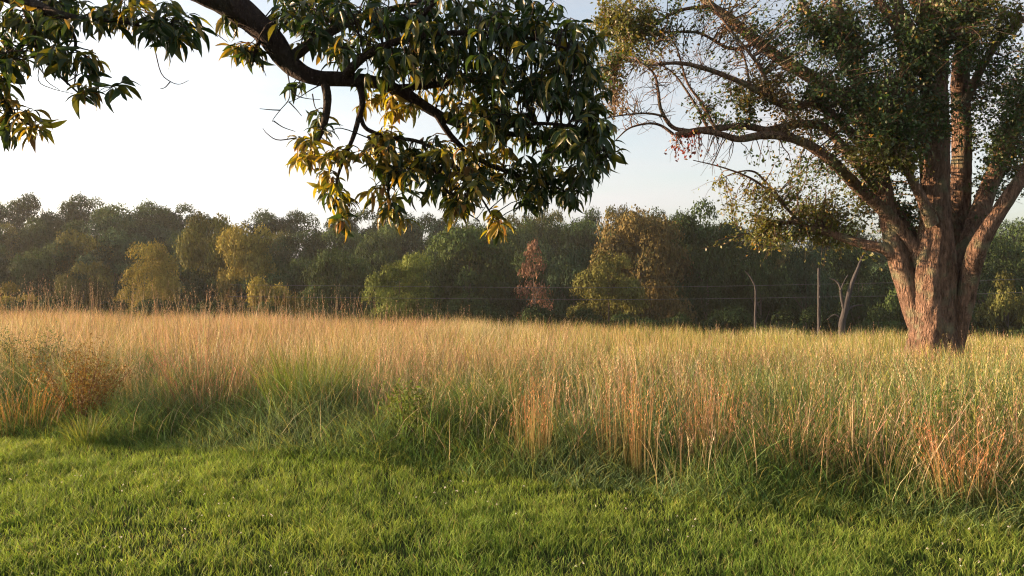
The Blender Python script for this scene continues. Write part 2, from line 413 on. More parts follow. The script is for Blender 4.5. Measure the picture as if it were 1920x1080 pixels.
# (b) dry stems with seed heads, near part
b = Buf()
x, y = scatter(-14, 12, 5.4, 14.5, 62000, 1.5)
dd = y - edge_y(x)
den = 0.16 + 1.9 * (0.65 * vnoise(x, y, 0.42, 41) + 0.35 * vnoise(x * .8 + y * .6, y * .8 - x * .6, 0.18, 44)) ** 2.4
st0 = 0.20 + 0.70 * sstep(1.0, -3.0, x); k = (dd > st0 * 0.8) & (R.rand(len(x)) < den * sstep(0, 0.9, dd - st0 * 0.8)) ; x, y, dd = x[k], y[k], dd[k]; N = len(x)
right = sstep(-2.0, 4.0, x)
hh = (0.62 + 0.40 * sstep(0.2, 2.2, dd)) * (1.06 - 0.10 * right) * (0.70 + 0.46 * R.rand(N)) * (0.74 + 0.46 * vnoise(x, y, 0.8, 42))
mixn = vnoise(x, y, 1.1, 43)
c = np.where((mixn > 0.55)[:, None], varied(PINK, N), varied(TAN, N))
q = R.rand(N) < 0.25; c[q] = varied(STRAW, int(q.sum()))
q = R.rand(N) < 0.08 + 0.30 * right * sstep(.6, 1.8, dd); c[q] = varied(YEL, int(q.sum()))
q = R.rand(N) < 0.05 + 0.24 * right * sstep(.7, 2, dd); c[q] = varied(GREEN * .5 + BLUEG * .5, int(q.sum())) * 1.5
c = c * (0.6 + 0.75 * R.rand(N, 1)); base = c * 0.15 + varied(GREEN, N) * 0.8
path = blades(b, on_ground(x, y), hh, 0.0045 + 0.004 * R.rand(N), 12 * vnoise(x, y, 1.0, 45) + 1.4 * R.randn(N), 0.07 + 0.45 * R.rand(N) ** 2.2 + 0.45 * sstep(.55, .85, vnoise(x, y, 0.9, 46)), 0.03 + 0.20 * R.rand(N) ** 1.5, 4, base, c, 1.15, 2.2)
s = R.rand(N) < 0.55
plumes(b, path[s], 7, 0.030, 0.006, c[s])
# leaning broken straw
x, y = scatter(-12, 11, 5.6, 13, 2000, 1.5); k = (y - edge_y(x) > 0.15); x, y = x[k], y[k]; N = len(x)
blades(b, on_ground(x, y), 0.5 + 0.6 * R.rand(N), 0.0035 + 0.003 * R.rand(N), R.rand(N) * 6.283, 0.4 + 0.8 * R.rand(N), 0.25 + 0.35 * R.rand(N), 5, varied(STRAW, N) * 0.8, varied(STRAW, N))
tag(obj('tall_dry_grass', b.mesh('tall_dry_grass'), M_dry), 'tall tan and pinkish dry grass stems with seed heads in the near meadow', 'grass', kind='stuff')

# (c) the meadow running back to its crest
b = Buf()
x, y = scatter(-26, 24, 13.5, 36, 330000, 3.0)
k = (y < crest(x) + 7) & (R.rand(len(x)) < (0.15 + 1.5 * vnoise(x, y, 0.7, 51) ** 1.6) * np.clip(1.3 - (y - 13) / 30, 0.3, 1)); x, y = x[k], y[k]; N = len(x)
right = sstep(-6, 9, x)
hh = (1.10 - 0.26 * right) * (0.58 + 0.55 * R.rand(N)) * (0.78 + 0.42 * vnoise(x, y, 1.3, 52))
mixn = vnoise(x, y, 2.2, 53) + 0.25 * (R.rand(N) - 0.5)
c = np.where((mixn > 0.62)[:, None], varied(PINK, N), varied(TAN, N)); q = mixn < 0.36; c[q] = varied(STRAW, int(q.sum()))
q = R.rand(N) < 0.14 + 0.38 * right; c[q] = varied(YEL, int(q.sum())) * 1.15
q = R.rand(N) < 0.08 + 0.14 * right; c[q] = varied(GREEN, int(q.sum())) * 1.4
c = c * (0.6 + 0.75 * R.rand(N, 1)); base = c * 0.25 + varied(GREEN, N) * 0.75
blades(b, on_ground(x, y), hh, 0.006 + 0.006 * R.rand(N), 12 * vnoise(x, y, 1.8, 57) + 1.2 * R.randn(N), 0.08 + 0.35 * R.rand(N) ** 2 + 0.4 * sstep(.55, .85, vnoise(x, y, 1.4, 58)), 0.03 + 0.12 * R.rand(N), 3, base, c, 0.7, 2.4)
# taller seed stalks that break the skyline of the grass
x, y = scatter(-22, 18, 11, 30, 3300, 2.0); k = (y < crest(x) + 2) & (R.rand(len(x)) < 0.25 + 0.9 * (x < -1) * vnoise(x, y, 1.5, 55) + 0.3 * vnoise(x, y, 1.0, 56)); x, y = x[k], y[k]; N = len(x)
right = sstep(-7, 3, x)
hh = (1.98 - 0.92 * right) * (0.64 + 0.46 * R.rand(N) ** 1.3)
c = varied((0.34, 0.26, 0.16), N) * 0.9
path = blades(b, on_ground(x, y), hh, 0.006 + 0.003 * R.rand(N), R.rand(N) * 6.283, 0.05 + 0.25 * R.rand(N) ** 2, 0.02 + 0.1 * R.rand(N), 4, c * 0.7, c, 1.0, 2.5)
plumes(b, path, 7, 0.05, 0.009, c)
tag(obj('meadow_grass', b.mesh('meadow_grass'), M_dry), 'sunlit golden meadow grass stretching back to the woodland', 'grass', kind='stuff')

# ------------------------------------------------------------------ single plants one can pick out of the meadow
def ground_px(px, py):
    d = EYE * FPX / (py - HOR); return (px - 960) / FPX * d, d

def grass_clump(label, px, d, n, hgt, spread, c_base, c_tip, lean=0.25, w=0.005, droop=0.1, plume=0, group=None, mat=None, width=0.25, name='grass_clump', cat='grass clump'):
    if group: n = int(n * 0.6); w *= 0.9; width *= 1.3; d += .12
    cx, cy = (px - 960) / FPX * d, d
    cz = float(ground_z(cx, cy))
    root = empty(name, (cx, cy, cz), label, cat, group)
    a = R.rand(n) * 6.283; r = width * np.sqrt(R.rand(n))
    x, y = cx + r * np.cos(a), cy + r * np.sin(a)
    base = np.stack([x, y, ground_z(x, y) - 0.01], -1) - np.array([cx, cy, cz])
    bb = Buf(); c = varied(c_tip, n, .3, .15)
    path = blades(bb, base, hgt * (0.5 + 0.6 * R.rand(n)), w * (0.7 + 0.6 * R.rand(n)), a + 0.6 * R.randn(n), lean * (0.3 + r / width) * (0.4 + R.rand(n)), droop * 2 * R.rand(n), 5, varied(c_base, n), c, 1.5, 1.8)
    tag(obj('blades', bb.mesh('blades'), mat or M_dry, root), kind='stuff')
    if plume:
        s = R.rand(n) < 0.7; b2 = Buf(); plumes(b2, path[s], plume, 0.030, 0.0065, c[s])
        tag(obj('seed_heads', b2.mesh('seed_heads'), M_dry, root), kind='stuff')
    return root
UPG = 'upright tufts of orange straw at the meadow edge'
RG = (0.10, 0.12, 0.04)  # dull green roots: the unlit foot of the tufts put into colour
grass_clump('bright green upright grass clump rising left of the middle of the meadow edge', 575, 10.3, 420, 1.22, 0.3, (0.05, 0.10, 0.02), (0.19, 0.22, 0.04), 0.30, 0.008, 0.06, 0, mat=M_grass, width=0.42)
grass_clump('narrow orange straw tuft below the dangling chestnut branch, leftmost of the straight straw tufts', 1005, 7.9, 150, 0.98, 0.2, RG, (0.46, 0.25, 0.11), 0.10, 0.0055, 0.04, 5, UPG, width=0.15)
grass_clump('thin straight orange straw tuft just left of the maple, second of the straight straw tufts', 1150, 7.6, 90, 1.0, 0.2, RG, (0.46, 0.27, 0.12), 0.08, 0.0055, 0.04, 5, UPG, width=0.09)
grass_clump('straight orange straw tuft below the broad maple, third of the straight straw tufts', 1200, 7.4, 130, 0.98, 0.2, RG, (0.48, 0.26, 0.11), 0.09, 0.0055, 0.04, 5, UPG, width=0.11)
grass_clump('tallest wide orange straw tuft right of the maple, fourth of the straight straw tufts', 1318, 7.5, 190, 0.98, 0.2, RG, (0.46, 0.25, 0.11), 0.14, 0.0055, 0.05, 5, UPG, width=0.18)
grass_clump('arching straw tuft bent over toward the right of the meadow edge', 1500, 7.2, 170, 0.98, 0.2, RG, (0.44, 0.26, 0.13), 0.55, 0.0055, 0.2, 4, UPG, width=0.22)
grass_clump('low rusty straw tuft in front of the fern-like plant at far right', 1800, 6.35, 210, 0.82, 0.2, RG, (0.46, 0.22, 0.10), 0.26, 0.0055, 0.08, 4, UPG, width=0.16)
grass_clump('ragged pinkish straw tuft at the right edge of the frame', 1905, 6.6, 200, 0.98, 0.2, RG, (0.40, 0.24, 0.14), 0.35, 0.0055, 0.12, 4, UPG, width=0.26)
grass_clump('pale straw tuft leaning left between the arching tuft and the fern-like plant', 1640, 6.9, 150, 0.85, 0.2, RG, (0.40, 0.27, 0.15), 0.4, 0.0055, 0.15, 3, UPG, width=0.24)
grass_clump('soft reddish grass tuft left of the bright green clump', 405, 10.6, 360, 1.12, 0.2, (0.13, 0.10, 0.045), (0.40, 0.19, 0.12), 0.3, 0.005, 0.1, 5, UPG, width=0.45)
grass_clump('orange grass tuft low at the far left edge of the meadow', 40, 10.0, 240, 0.86, 0.2, (0.15, 0.12, 0.04), (0.46, 0.25, 0.08), 0.4, 0.006, 0.15, 3, UPG, width=0.35)
grass_clump('yellow-green blade tuft on the lawn line at left', 165, 9.3, 120, 0.5, 0.2, (0.08, 0.12, 0.02), (0.26, 0.25, 0.05), 0.5, 0.007, 0.15, 0, mat=M_grass, width=0.16)

def leafy_weed(name, label, cat, px, d, hgt, stems, leaves, size, c, spread=0.35, asp=0.4, stem_c=(0.14, 0.07, 0.04)):
    cx, cy = (px - 960) / FPX * d, d; cz = float(ground_z(cx, cy))
    root = empty(name, (cx, cy, cz), label, cat)
    bs, bl = Buf(), Buf()
    for s in range(stems):
        a = R.rand() * 6.283; rr = spread * math.sqrt(R.rand()); hh = hgt * (0.6 + 0.4 * R.rand())
        p = np.array([[0.12 * rr * math.cos(a), 0.12 * rr * math.sin(a), -0.03], [0.45 * rr * math.cos(a), 0.45 * rr * math.sin(a), hh * 0.5], [rr * math.cos(a), rr * math.sin(a), hh]])
        path = tube(bs, p, [0.005, 0.004, 0.002], 4, 8, c=stem_c)
        n = leaves // stems; f = 0.3 + 0.7 * R.rand(n) ** 0.7; u = f * (len(path) - 1); i = np.minimum(u.astype(int), len(path) - 2); fr = (u - i)[:, None]
        pos = path[i] * (1 - fr) + path[i + 1] * fr + 0.07 * R.randn(n, 3) * f[:, None]
        leaf_quads(bl, pos, size * (0.6 + 0.7 * R.rand(n)), varied(c, n, 0.35), asp)
    tag(obj('stems', bs.mesh('stems', True), M_dry, root), kind='stuff')
    tag(obj('foliage', bl.mesh('foliage'), M_grass, root), kind='stuff')
    return root
leafy_weed('leafy_weed', 'reddish-brown bushy weed among the grass at left', 'weed', 150, 10.4, 1.12, 26, 3600, 0.035, (0.16, 0.10, 0.035), 0.62)
leafy_weed('leafy_weed', 'dull blue-green feathery weed in the left back of the meadow', 'weed', 60, 13.2, 1.18, 24, 3600, 0.04, (0.10, 0.13, 0.06), 0.7)
leafy_weed('leafy_weed', 'small yellow-green leafy weed right of the bright green grass clump', 'weed', 765, 8.9, 0.74, 12, 900, 0.05, (0.11, 0.15, 0.03), 0.34)

def fern_plant(label, px, d, hgt):
    cx, cy = (px - 960) / FPX * d, d; cz = float(ground_z(cx, cy))
    root = empty('fern_like_plant', (cx, cy, cz), label, 'plant')
    bs = Buf()
    for s in range(6):
        a = s * 1.05 + 0.4 * R.rand()
        p = np.array([[0, 0, -0.02], [0.05 * math.cos(a), 0.05 * math.sin(a), hgt * 0.55], [0.16 * math.cos(a), 0.16 * math.sin(a), hgt * (0.8 + 0.1 * R.rand())]])
        tube(bs, p, [0.008, 0.006, 0.004], 5, 8, c=(0.10, 0.13, 0.04))
    obj('stem', bs.mesh('stem', True), M_grass, root)
    for s in range(26):
        a = R.rand() * 6.283; L = 0.26 + 0.16 * R.rand(); z0 = hgt * (0.62 + 0.34 * R.rand()); r0 = 0.05 + 0.12 * R.rand()
        t = np.linspace(0, 1, 12)
        path = np.stack([(r0 + L * t) * math.cos(a), (r0 + L * t) * math.sin(a), z0 + 0.13 * t - 0.24 * t * t], -1)
        bl = Buf(); sd = np.array([-math.sin(a), math.cos(a), 0]); fw = np.array([math.cos(a), math.sin(a), -0.1])
        c = varied((0.13, 0.20, 0.035), 1)[0]
        tube(bl, path, np.full(12, 0.0025), 3, 12, c=c)
        for i in range(1, 12):
            ll = 0.085 * math.sin(math.pi * (0.12 + 0.85 * i / 12))
            for sg in (-1, 1):
                q = path[i]; dr = sd * sg * 0.9 + fw * 0.45 + np.array([0, 0, -0.15]); w2 = np.cross(dr, (0, 0, 1.0)); w2 = w2 / np.linalg.norm(w2) * 0.011
                bl.add([q, q + dr * ll * 0.45 + w2, q + dr * ll, q + dr * ll * 0.45 - w2], [(0, 1, 2), (0, 2, 3)], c * (0.85 + 0.3 * R.rand()))
        obj('frond', bl.mesh('frond'), M_grass, root)
    return root
fern_plant('bright green fern-like plant with feathered fronds at the right of the meadow', 1815, 8.0, 0.80)

# ------------------------------------------------------------------ the big pear tree on the right
D0 = 18.0
pear_base = P(1748, 700, D0); pear_base[2] = float(ground_z(pear_base[0], D0)) - 0.05
pear = empty('pear_tree', pear_base, 'big many-stemmed tree with rugged orange-lit trunk at right of the meadow', 'tree')
PXM = FPX / D0
limb_pts = []          # sample points of all limbs (world) with radius, to hang twigs on
def pear_limb(pts, name='limb', rough=0.05, sides=12, seed=1, mat=None):
    w = [P(p[0], p[1], D0 + p[2]) for p in pts]; r = [p[3] / FPX * (D0 + p[2]) for p in pts]
    bb = Buf(); n = max(10, len(pts) * (9 if name == 'trunk' else 5))
    path = tube(bb, w, r, sides, n, rough, seed)
    rr = np.interp(np.linspace(0, 1, n), np.linspace(0, 1, len(r)), r)
    limb_pts.append(np.hstack([path, rr[:, None]]))
    return obj(name, bb.mesh(name, True, pear_base), mat or M_pbark, pear)
gz = HOR + (EYE - pear_base[2]) / D0 * FPX
pear_limb([(1744, gz + 6, 0, 66), (1747, 680, 0, 52), (1748, 640, 0, 42), (1749, 590, 0, 38), (1750, 545, 0, 36), (1752, 500, 0, 33), (1754, 430, 0, 28), (1755, 350, 0, 25), (1755, 250, 0, 24), (1752, 150, 0, 24), (1756, 60, .1, 20), (1762, -60, .2, 16), (1770, -220, .2, 10), (1775, -400, .2, 4)], 'trunk', 0.075, 48, 3)
LIMBS = [
 [(1738, 640, .1, 24), (1720, 590, .15, 23), (1696, 520, .2, 20), (1675, 450, .25, 17), (1664, 395, .3, 16), (1652, 320, .35, 15), (1636, 240, .4, 15), (1600, 120, .4, 12), (1570, 0, .6, 9), (1540, -150, .7, 4)],
 [(1738, 530, .1, 15), (1716, 470, .1, 14), (1688, 430, .1, 13), (1655, 392, 0, 12), (1610, 352, -.2, 11), (1562, 303, -.8, 10), (1510, 268, -.9, 9), (1465, 254, -1, 8), (1425, 254, -1, 7.5), (1385, 260, -1.05, 6.5), (1345, 249, -1.1, 5.5), (1305, 243, -1.1, 5)],
 [(1740, 540, .3, 13), (1724, 480, .4, 12), (1700, 425, .45, 11), (1672, 385, .4, 10), (1642, 352, .2, 9), (1618, 318, -.5, 9), (1590, 285, -.4, 8.5), (1560, 250, -.4, 8), (1533, 233, -.4, 7.5), (1490, 233, -.5, 7), (1440, 243, -.6, 6.5), (1400, 236, -.7, 6.5), (1345, 240, -.8, 6), (1300, 246, -.9, 6.5), (1268, 253, -.9, 6)],
 [(1692, 505, .22, 12), (1664, 469, .22, 11), (1625, 459, .4, 9.5), (1590, 449, .6, 8), (1555, 437, .8, 6.5), (1520, 428, .9, 5.5), (1490, 417, 1, 4.5), (1460, 419, 1.1, 3.5)],
 [(1748, 420, -.35, 13), (1730, 375, -.5, 10), (1712, 340, -.65, 8), (1697, 312, -.8, 7), (1680, 285, -.9, 5.5), (1665, 250, -1, 4)],
 [(1774, 600, .6, 17), (1786, 500, .85, 20), (1797, 420, .9, 19), (1803, 330, .9, 18), (1805, 250, .9, 17), (1802, 150, .9, 16), (1812, 60, .5, 14), (1828, -60, .6, 10), (1850, -220, .7, 4)],
 [(1790, 560, .2, 22), (1808, 490, .3, 22), (1836, 405, .4, 18), (1860, 340, .5, 15), (1884, 285, .6, 13), (1908, 230, .7, 11), (1940, 150, .8, 8), (1975, 60, .9, 5)],
 [(1786, 700, -.1, 16), (1797, 640, -.1, 12), (1806, 585, -.15, 15), (1819, 520, -.25, 17), (1834, 465, -.6, 17), (1862, 415, -.75, 14), (1892, 370, -.9, 13), (1925, 322, -1, 12), (1975, 250, -1.2, 9), (2030, 150, -1.3, 5)],
 [(1652, 310, -.1, 13), (1620, 230, .2, 13), (1570, 178, .5, 12), (1520, 142, .8, 12), (1470, 112, 1.0, 11), (1420, 78, 1.2, 10), (1375, 38, 1.4, 9), (1330, 5, 1.5, 8), (1280, -50, 1.6, 5), (1220, -110, 1.7, 3)],
 [(1646, 290, -.1, 10), (1610, 262, -.2, 9), (1570, 222, -.3, 8), (1530, 195, -.5, 7.5), (1490, 200, -.6, 7), (1455, 190, -.7, 6.5), (1415, 165, -.8, 6), (1375, 147, -.9, 5), (1325, 128, -1, 4.5), (1270, 117, -1.1, 3.5), (1215, 122, -1.2, 2)],
 [(1744, 330, .1, 12), (1722, 240, .2, 11), (1706, 160, .3, 10), (1692, 75, .4, 9), (1686, -20, .4, 7), (1676, -160, .5, 4)],
 [(1610, 150, .4, 9), (1580, 110, .3, 8), (1545, 60, .3, 7), (1510, 10, .3, 6), (1480, -60, .3, 4)],
 [(1752, 200, -.1, 10), (1735, 120, -.3, 8), (1728, 40, -.5, 6), (1715, -60, -.6, 4)],
 [(1804, 210, .4, 9), (1840, 130, .1, 8), (1880, 70, -.1, 7), (1930, 30, -.3, 5), (1990, 0, -.4, 3)],
 [(1455, 190, -.7, 4.5), (1438, 150, -.7, 4), (1415, 110, -.8, 3.2), (1375, 60, -.8, 2.6), (1345, 20, -.8, 2), (1320, -20, -.8, 1.2)],
 [(1300, 246, -.9, 4), (1262, 238, -.9, 4), (1240, 205, -1, 3.4), (1234, 165, -1.1, 2.8), (1225, 135, -1.1, 2.2), (1195, 110, -1.2, 1.4)],
 [(1264, 252, -.9, 3.2), (1240, 235, -.9, 2.6), (1215, 231, -1, 2.2), (1180, 240, -1, 1.7), (1155, 262, -1.1, 1)],
 [(1248, 218, -1, 2.4), (1215, 212, -1.1, 2), (1170, 215, -1.1, 1.5), (1120, 224, -1.2, 0.8)],
 [(1330, 245, -.9, 3.2), (1310, 205, -.9, 2.6), (1285, 165, -.9, 2.1), (1262, 135, -.9, 1.6), (1235, 118, -.9, 1)],
 [(1345, 248, -1, 3), (1318, 195, -1, 2.6), (1290, 155, -1, 2.2), (1270, 90, -1.1, 1.6), (1255, 70, -1.1, 1)],
 [(1405, 240, -.8, 2.6), (1408, 180, -.8, 2.3), (1400, 120, -.8, 1.9), (1385, 80, -.8, 1.5), (1350, 40, -.9, .8)],
 [(1510, 428, .9, 3.2), (1470, 385, .9, 2.8), (1435, 352, .9, 2.4), (1400, 330, .8, 2), (1350, 312, .8, 1.4), (1300, 300, .8, .8)],
 [(1475, 385, .9, 2.6), (1440, 345, .8, 2.2), (1415, 322, .7, 2), (1385, 322, .7, 1.4), (1350, 335, .7, .8)],
 [(1420, 80, 1.2, 4), (1370, 90, 1, 3.2), (1310, 60, .9, 2.6), (1240, 60, .8, 2), (1180, 60, .7, 1.6), (1140, 40, .6, 1)],
 [(1330, 10, 1.5, 4), (1270, 20, 1.2, 3), (1210, 60, 1, 2.4), (1165, 110, .9, 1.8), (1150, 170, .9, 1)],
]
for s, L in enumerate(LIMBS): pear_limb(L, 'limb', 0.045 if L[0][3] > 9 else 0.03, 18 if L[0][3] > 9 else 7, 20 + s)
# limbs of the rest of the crown above the frame
for s in range(9):
    a = s * 0.7; z0 = 8.0 + 1.2 * R.rand(); up = 3.5 + 2.2 * R.rand(); out = 2.4 + 1.6 * R.rand()
    c0 = np.array([pear_base[0] + 0.3 * math.cos(a), D0 + 0.3 * math.sin(a), z0 - 1.2])
    w = [c0, c0 + (out * .4 * math.cos(a), out * .4 * math.sin(a), up * .45), c0 + (out * math.cos(a), out * math.sin(a), up)]
    bb = Buf(); path = tube(bb, w, [.12, .08, .03], 8, 12, .04, s); limb_pts.append(np.hstack([path, np.full((12, 1), .05)]))
    obj('limb', bb.mesh('limb', True, pear_base), M_pbark, pear)
LP = np.concatenate(limb_pts)
# leaf masses: px, py, rx, ry, depth, depth spread, twig ends, leaves per twig, colour
DKG, OLV, BRN = (0.05, 0.085, 0.025), (0.11, 0.12, 0.028), (0.115, 0.085, 0.03)
MASS = [
 (1165, 50, 44, 60, 0.8, .8, 130, 26, OLV), (1215, 70, 45, 50, .6, .8, 46, 20, OLV), (1150, 160, 26, 45, .8, .5, 34, 20, BRN), (1140, 110, 24, 40, .7, .5, 26, 20, DKG),
 (1290, 45, 55, 40, .6, .9, 18, 16, DKG), (1330, 110, 40, 40, .6, .9, 8, 12, DKG), (1370, 30, 70, 40, .9, 1., 24, 18, BRN), (1300, 150, 40, 30, 0, .9, 4, 10, DKG),
 (1340, 205, 50, 25, -.8, .5, 24, 12, DKG), (1400, 215, 40, 25, -.6, .6, 26, 14, DKG), (1450, 165, 45, 35, -.3, .9, 46, 20, BRN), (1390, 175, 28, 22, -.5, .5, 18, 16, OLV),
 (1480, 70, 60, 60, .3, 1., 60, 20, DKG), (1550, 60, 60, 70, .3, 1.2, 100, 24, DKG), (1550, 165, 55, 45, 0, 1., 80, 24, DKG), (1500, 225, 55, 35, -.4, .8, 46, 18, BRN),
 (1620, 60, 60, 70, .4, 1.2, 110, 26, DKG), (1640, 160, 60, 60, -.2, 1.3, 120, 28, DKG), (1650, 235, 55, 40, -.6, 1., 90, 26, DKG), (1700, 235, 40, 45, -1., .6, 80, 26, DKG), (1700, 130, 45, 50, -.7, .8, 70, 26, DKG),
 (1625, 285, 45, 26, -.7, .6, 36, 22, OLV), (1680, 300, 45, 25, -1., .5, 60, 24, OLV), (1550, 265, 40, 26, -.2, .6, 14, 14, DKG), (1640, 330, 40, 25, .2, .7, 36, 22, DKG),
 (1760, 70, 60, 50, -.8, .8, 90, 28, DKG), (1745, 215, 40, 40, -.7, .4, 40, 24, DKG), (1800, 20, 60, 40, -.2, 1.2, 80, 26, DKG), (1870, 30, 60, 45, -.4, 1., 90, 26, OLV), (1830, 95, 40, 30, .2, .9, 46, 24, DKG),
 (1880, 190, 50, 55, .6, 1., 90, 20, DKG), (1870, 260, 50, 45, .9, .9, 70, 20, DKG), (1915, 120, 40, 40, .4, .9, 36, 18, DKG), (1900, 320, 45, 35, 1., .8, 46, 20, DKG), (1850, 350, 30, 30, 1., .6, 24, 18, DKG), (1960, 220, 60, 90, .4, 1.2, 80, 20, DKG),
 (1540, 395, 60, 42, -.2, 1., 66, 24, OLV), (1590, 400, 50, 42, -.3, 1., 80, 26, OLV), (1470, 370, 60, 38, -.9, .7, 46, 18, OLV), (1420, 415, 45, 35, -1., .6, 66, 24, OLV), (1470, 440, 60, 22, -.8, .7, 50, 22, OLV), (1540, 445, 45, 22, -.5, .8, 40, 20, OLV),
 (1390, 375, 40, 25, -1., .6, 24, 14, OLV), (1520, 320, 45, 30, -.6, .8, 24, 14, DKG), (1440, 300, 40, 20, -1, .4, 6, 9, DKG), (1700, 400, 30, 40, .9, .5, 40, 22, DKG), (1650, 420, 25, 25, .9, .5, 20, 22, DKG), (1560, 350, 55, 40, .3, .8, 40, 18, DKG),
]
twb, lfb = Buf(), Buf()
def grow(pts, per, colr, size=0.088, scatter_r=0.11):
    """twigs from the nearest limb to pts, leaves round their outer half"""
    n = len(pts)
    d2 = ((pts[:, None, :] - LP[None, :, :3]) ** 2).sum(-1) + 0.15 * R.rand(n, len(LP))
    near = LP[np.argmin(d2, 1)]
    A = near[:, :3]; L = np.linalg.norm(pts - A, axis=1)
    bow = R.randn(n, 3) * 0.06; bow[:, 2] += 0.05
    ra = np.minimum(near[:, 3] * 0.7, 0.007 + 0.009 * L)
    p = twigs_batch(twb, A, pts, ra, np.full(n, 0.0038), bow, 5)
    # side twiglets
    i = R.randint(1, 4, n); st = p[np.arange(n), i]; en = pts + R.randn(n, 3) * 0.22
    twigs_batch(twb, st, en, np.full(n, 0.0055), np.full(n, 0.003), R.randn(n, 3) * 0.05, 4)
    if per == 0: return
    m = n * per; ix = np.repeat(np.arange(n), per)
    f = 0.45 + 0.55 * R.rand(m); u = f * 4; k = np.minimum(u.astype(int), 3); fr = (u - k)[:, None]
    pos = p[ix, k] * (1 - fr) + p[ix, k + 1] * fr
    alt = R.rand(m) < 0.4; g = R.rand(m, 1)
    pos2 = st[ix] * (1 - g) + en[ix] * g
    pos[alt] = pos2[alt]
    pos += R.randn(m, 3) * scatter_r * 0.55
    c = varied(colr, m, 0.35, 0.15)
    y = R.rand(m) < 0.06; c[y] = varied((0.22, 0.15, 0.03), int(y.sum()))
    leaf_quads(lfb, pos, size * (0.6 + 0.6 * R.rand(m)), c, 0.6)
for (px, py, rx, ry, dz, ds, n, per, cc) in MASS:
    n = int(n * 1.3)
    if px < 1660 and py > 330: dz += 1.9; n = int(n * .62); ry *= 1.1
    g = R.randn(n, 3) * 0.62
    pts = np.array([P(px + g[i, 0] * rx, py + g[i, 1] * ry, D0 + dz + g[i, 2] * ds * 1.2) for i in range(n)])
    grow(pts, per, cc)
# bare twig fan at the left end
for (px, py, rx, ry, dz, n) in [(1200, 165, 60, 50, -1, 60), (1250, 130, 60, 50, -1, 60), (1320, 110, 60, 50, -.6, 60), (1180, 215, 50, 25, -1, 26), (1330, 300, 45, 25, -1.1, 16), (1400, 90, 60, 60, 0, 50), (1290, 60, 60, 50, .4, 40), (1330, 180, 60, 40, -.8, 40)]:
    g = R.randn(n, 3) * 0.6
    grow(np.array([P(px + g[i, 0] * rx, py + g[i, 1] * ry, D0 + dz + g[i, 2] * .5) for i in range(n)]), 0, DKG)
g = np.clip(R.randn(13, 3) * 0.6, -.9, .9)
grow(np.array([P(1290 + q[0] * 32, 278 + q[1] * 22, D0 - 1 + q[2] * .3) for q in g]), 12, (0.16, 0.035, 0.03), 0.085, 0.1)
# crown above the frame
n = 620; a = R.rand(n) * 6.283; ph = np.arccos(R.rand(n)); rr = (0.55 + 0.45 * R.rand(n))
pts = np.stack([pear_base[0] - 1 + 5.2 * rr * np.sin(ph) * np.cos(a), D0 + 4.5 * rr * np.sin(ph) * np.sin(a), 8.6 + 5.2 * rr * np.cos(ph)], -1)
grow(pts, 26, DKG, 0.085, 0.3)
tag(obj('twigs', twb.mesh('twigs', True, pear_base), M_pbark, pear), kind='stuff')
tag(obj('foliage', lfb.mesh('foliage', False, pear_base), M_pear, pear), kind='stuff')

# ------------------------------------------------------------------ the chestnut hanging in from the upper left
D1 = 6.2
cb = np.array([-5.3, 2.4, 0.0]); cb[2] = float(ground_z(cb[0], cb[1])) - 0.03
chest = empty('chestnut_tree', cb, 'dark spreading chestnut tree whose leafy limb hangs across the top of the frame', 'tree')
climb = []
def c_limb(pts, rad, name='limb', sides=10, rough=0.04, seed=0):
    bb = Buf(); n = max(8, len(pts) * 5)
    path = tube(bb, pts, rad, sides, n, rough, seed)
    climb.append(np.hstack([path, np.interp(np.linspace(0, 1, n), np.linspace(0, 1, len(rad)), rad)[:, None]]))
    return obj(name, bb.mesh(name, True, cb), M_cbark, chest)
c_limb([cb, cb + (0, 0, .25), cb + (.05, .05, 1.5), cb + (.12, .1, 3.2), cb + (.1, .2, 5), cb + (0, .3, 7), cb + (-.1, .3, 9.5)], [.46, .37, .31, .28, .22, .14, .04], 'trunk', 24, .04, 9)
def PL(lst, d=D1):      # (px, py, depth offset, radius px)
    return [P(p[0], p[1], d + p[2]) for p in lst], [p[3] / FPX * (d + p[2]) for p in lst]
w, r = PL([(250, -110, -.3, 34), (340, -45, -.15, 32), (430, 5, 0, 27), (500, 62, .05, 23), (540, 115, .1, 19), (585, 143, .1, 15), (640, 148, .1, 13.5), (700, 153, .1, 12), (755, 172, .15, 10.5), (800, 200, .2, 9.5), (845, 226, .25, 8), (900, 243, .3, 6.5), (970, 252, .4, 5), (1050, 262, .5, 3.5), (1100, 290, .5, 2)])
c_limb([cb + (.1, .1, 3.0), cb + (1.0, 1.2, 3.9), cb + (1.9, 2.4, 4.3)] + w, [.2, .17, .15] + r, 'limb', 16, .05, 4)
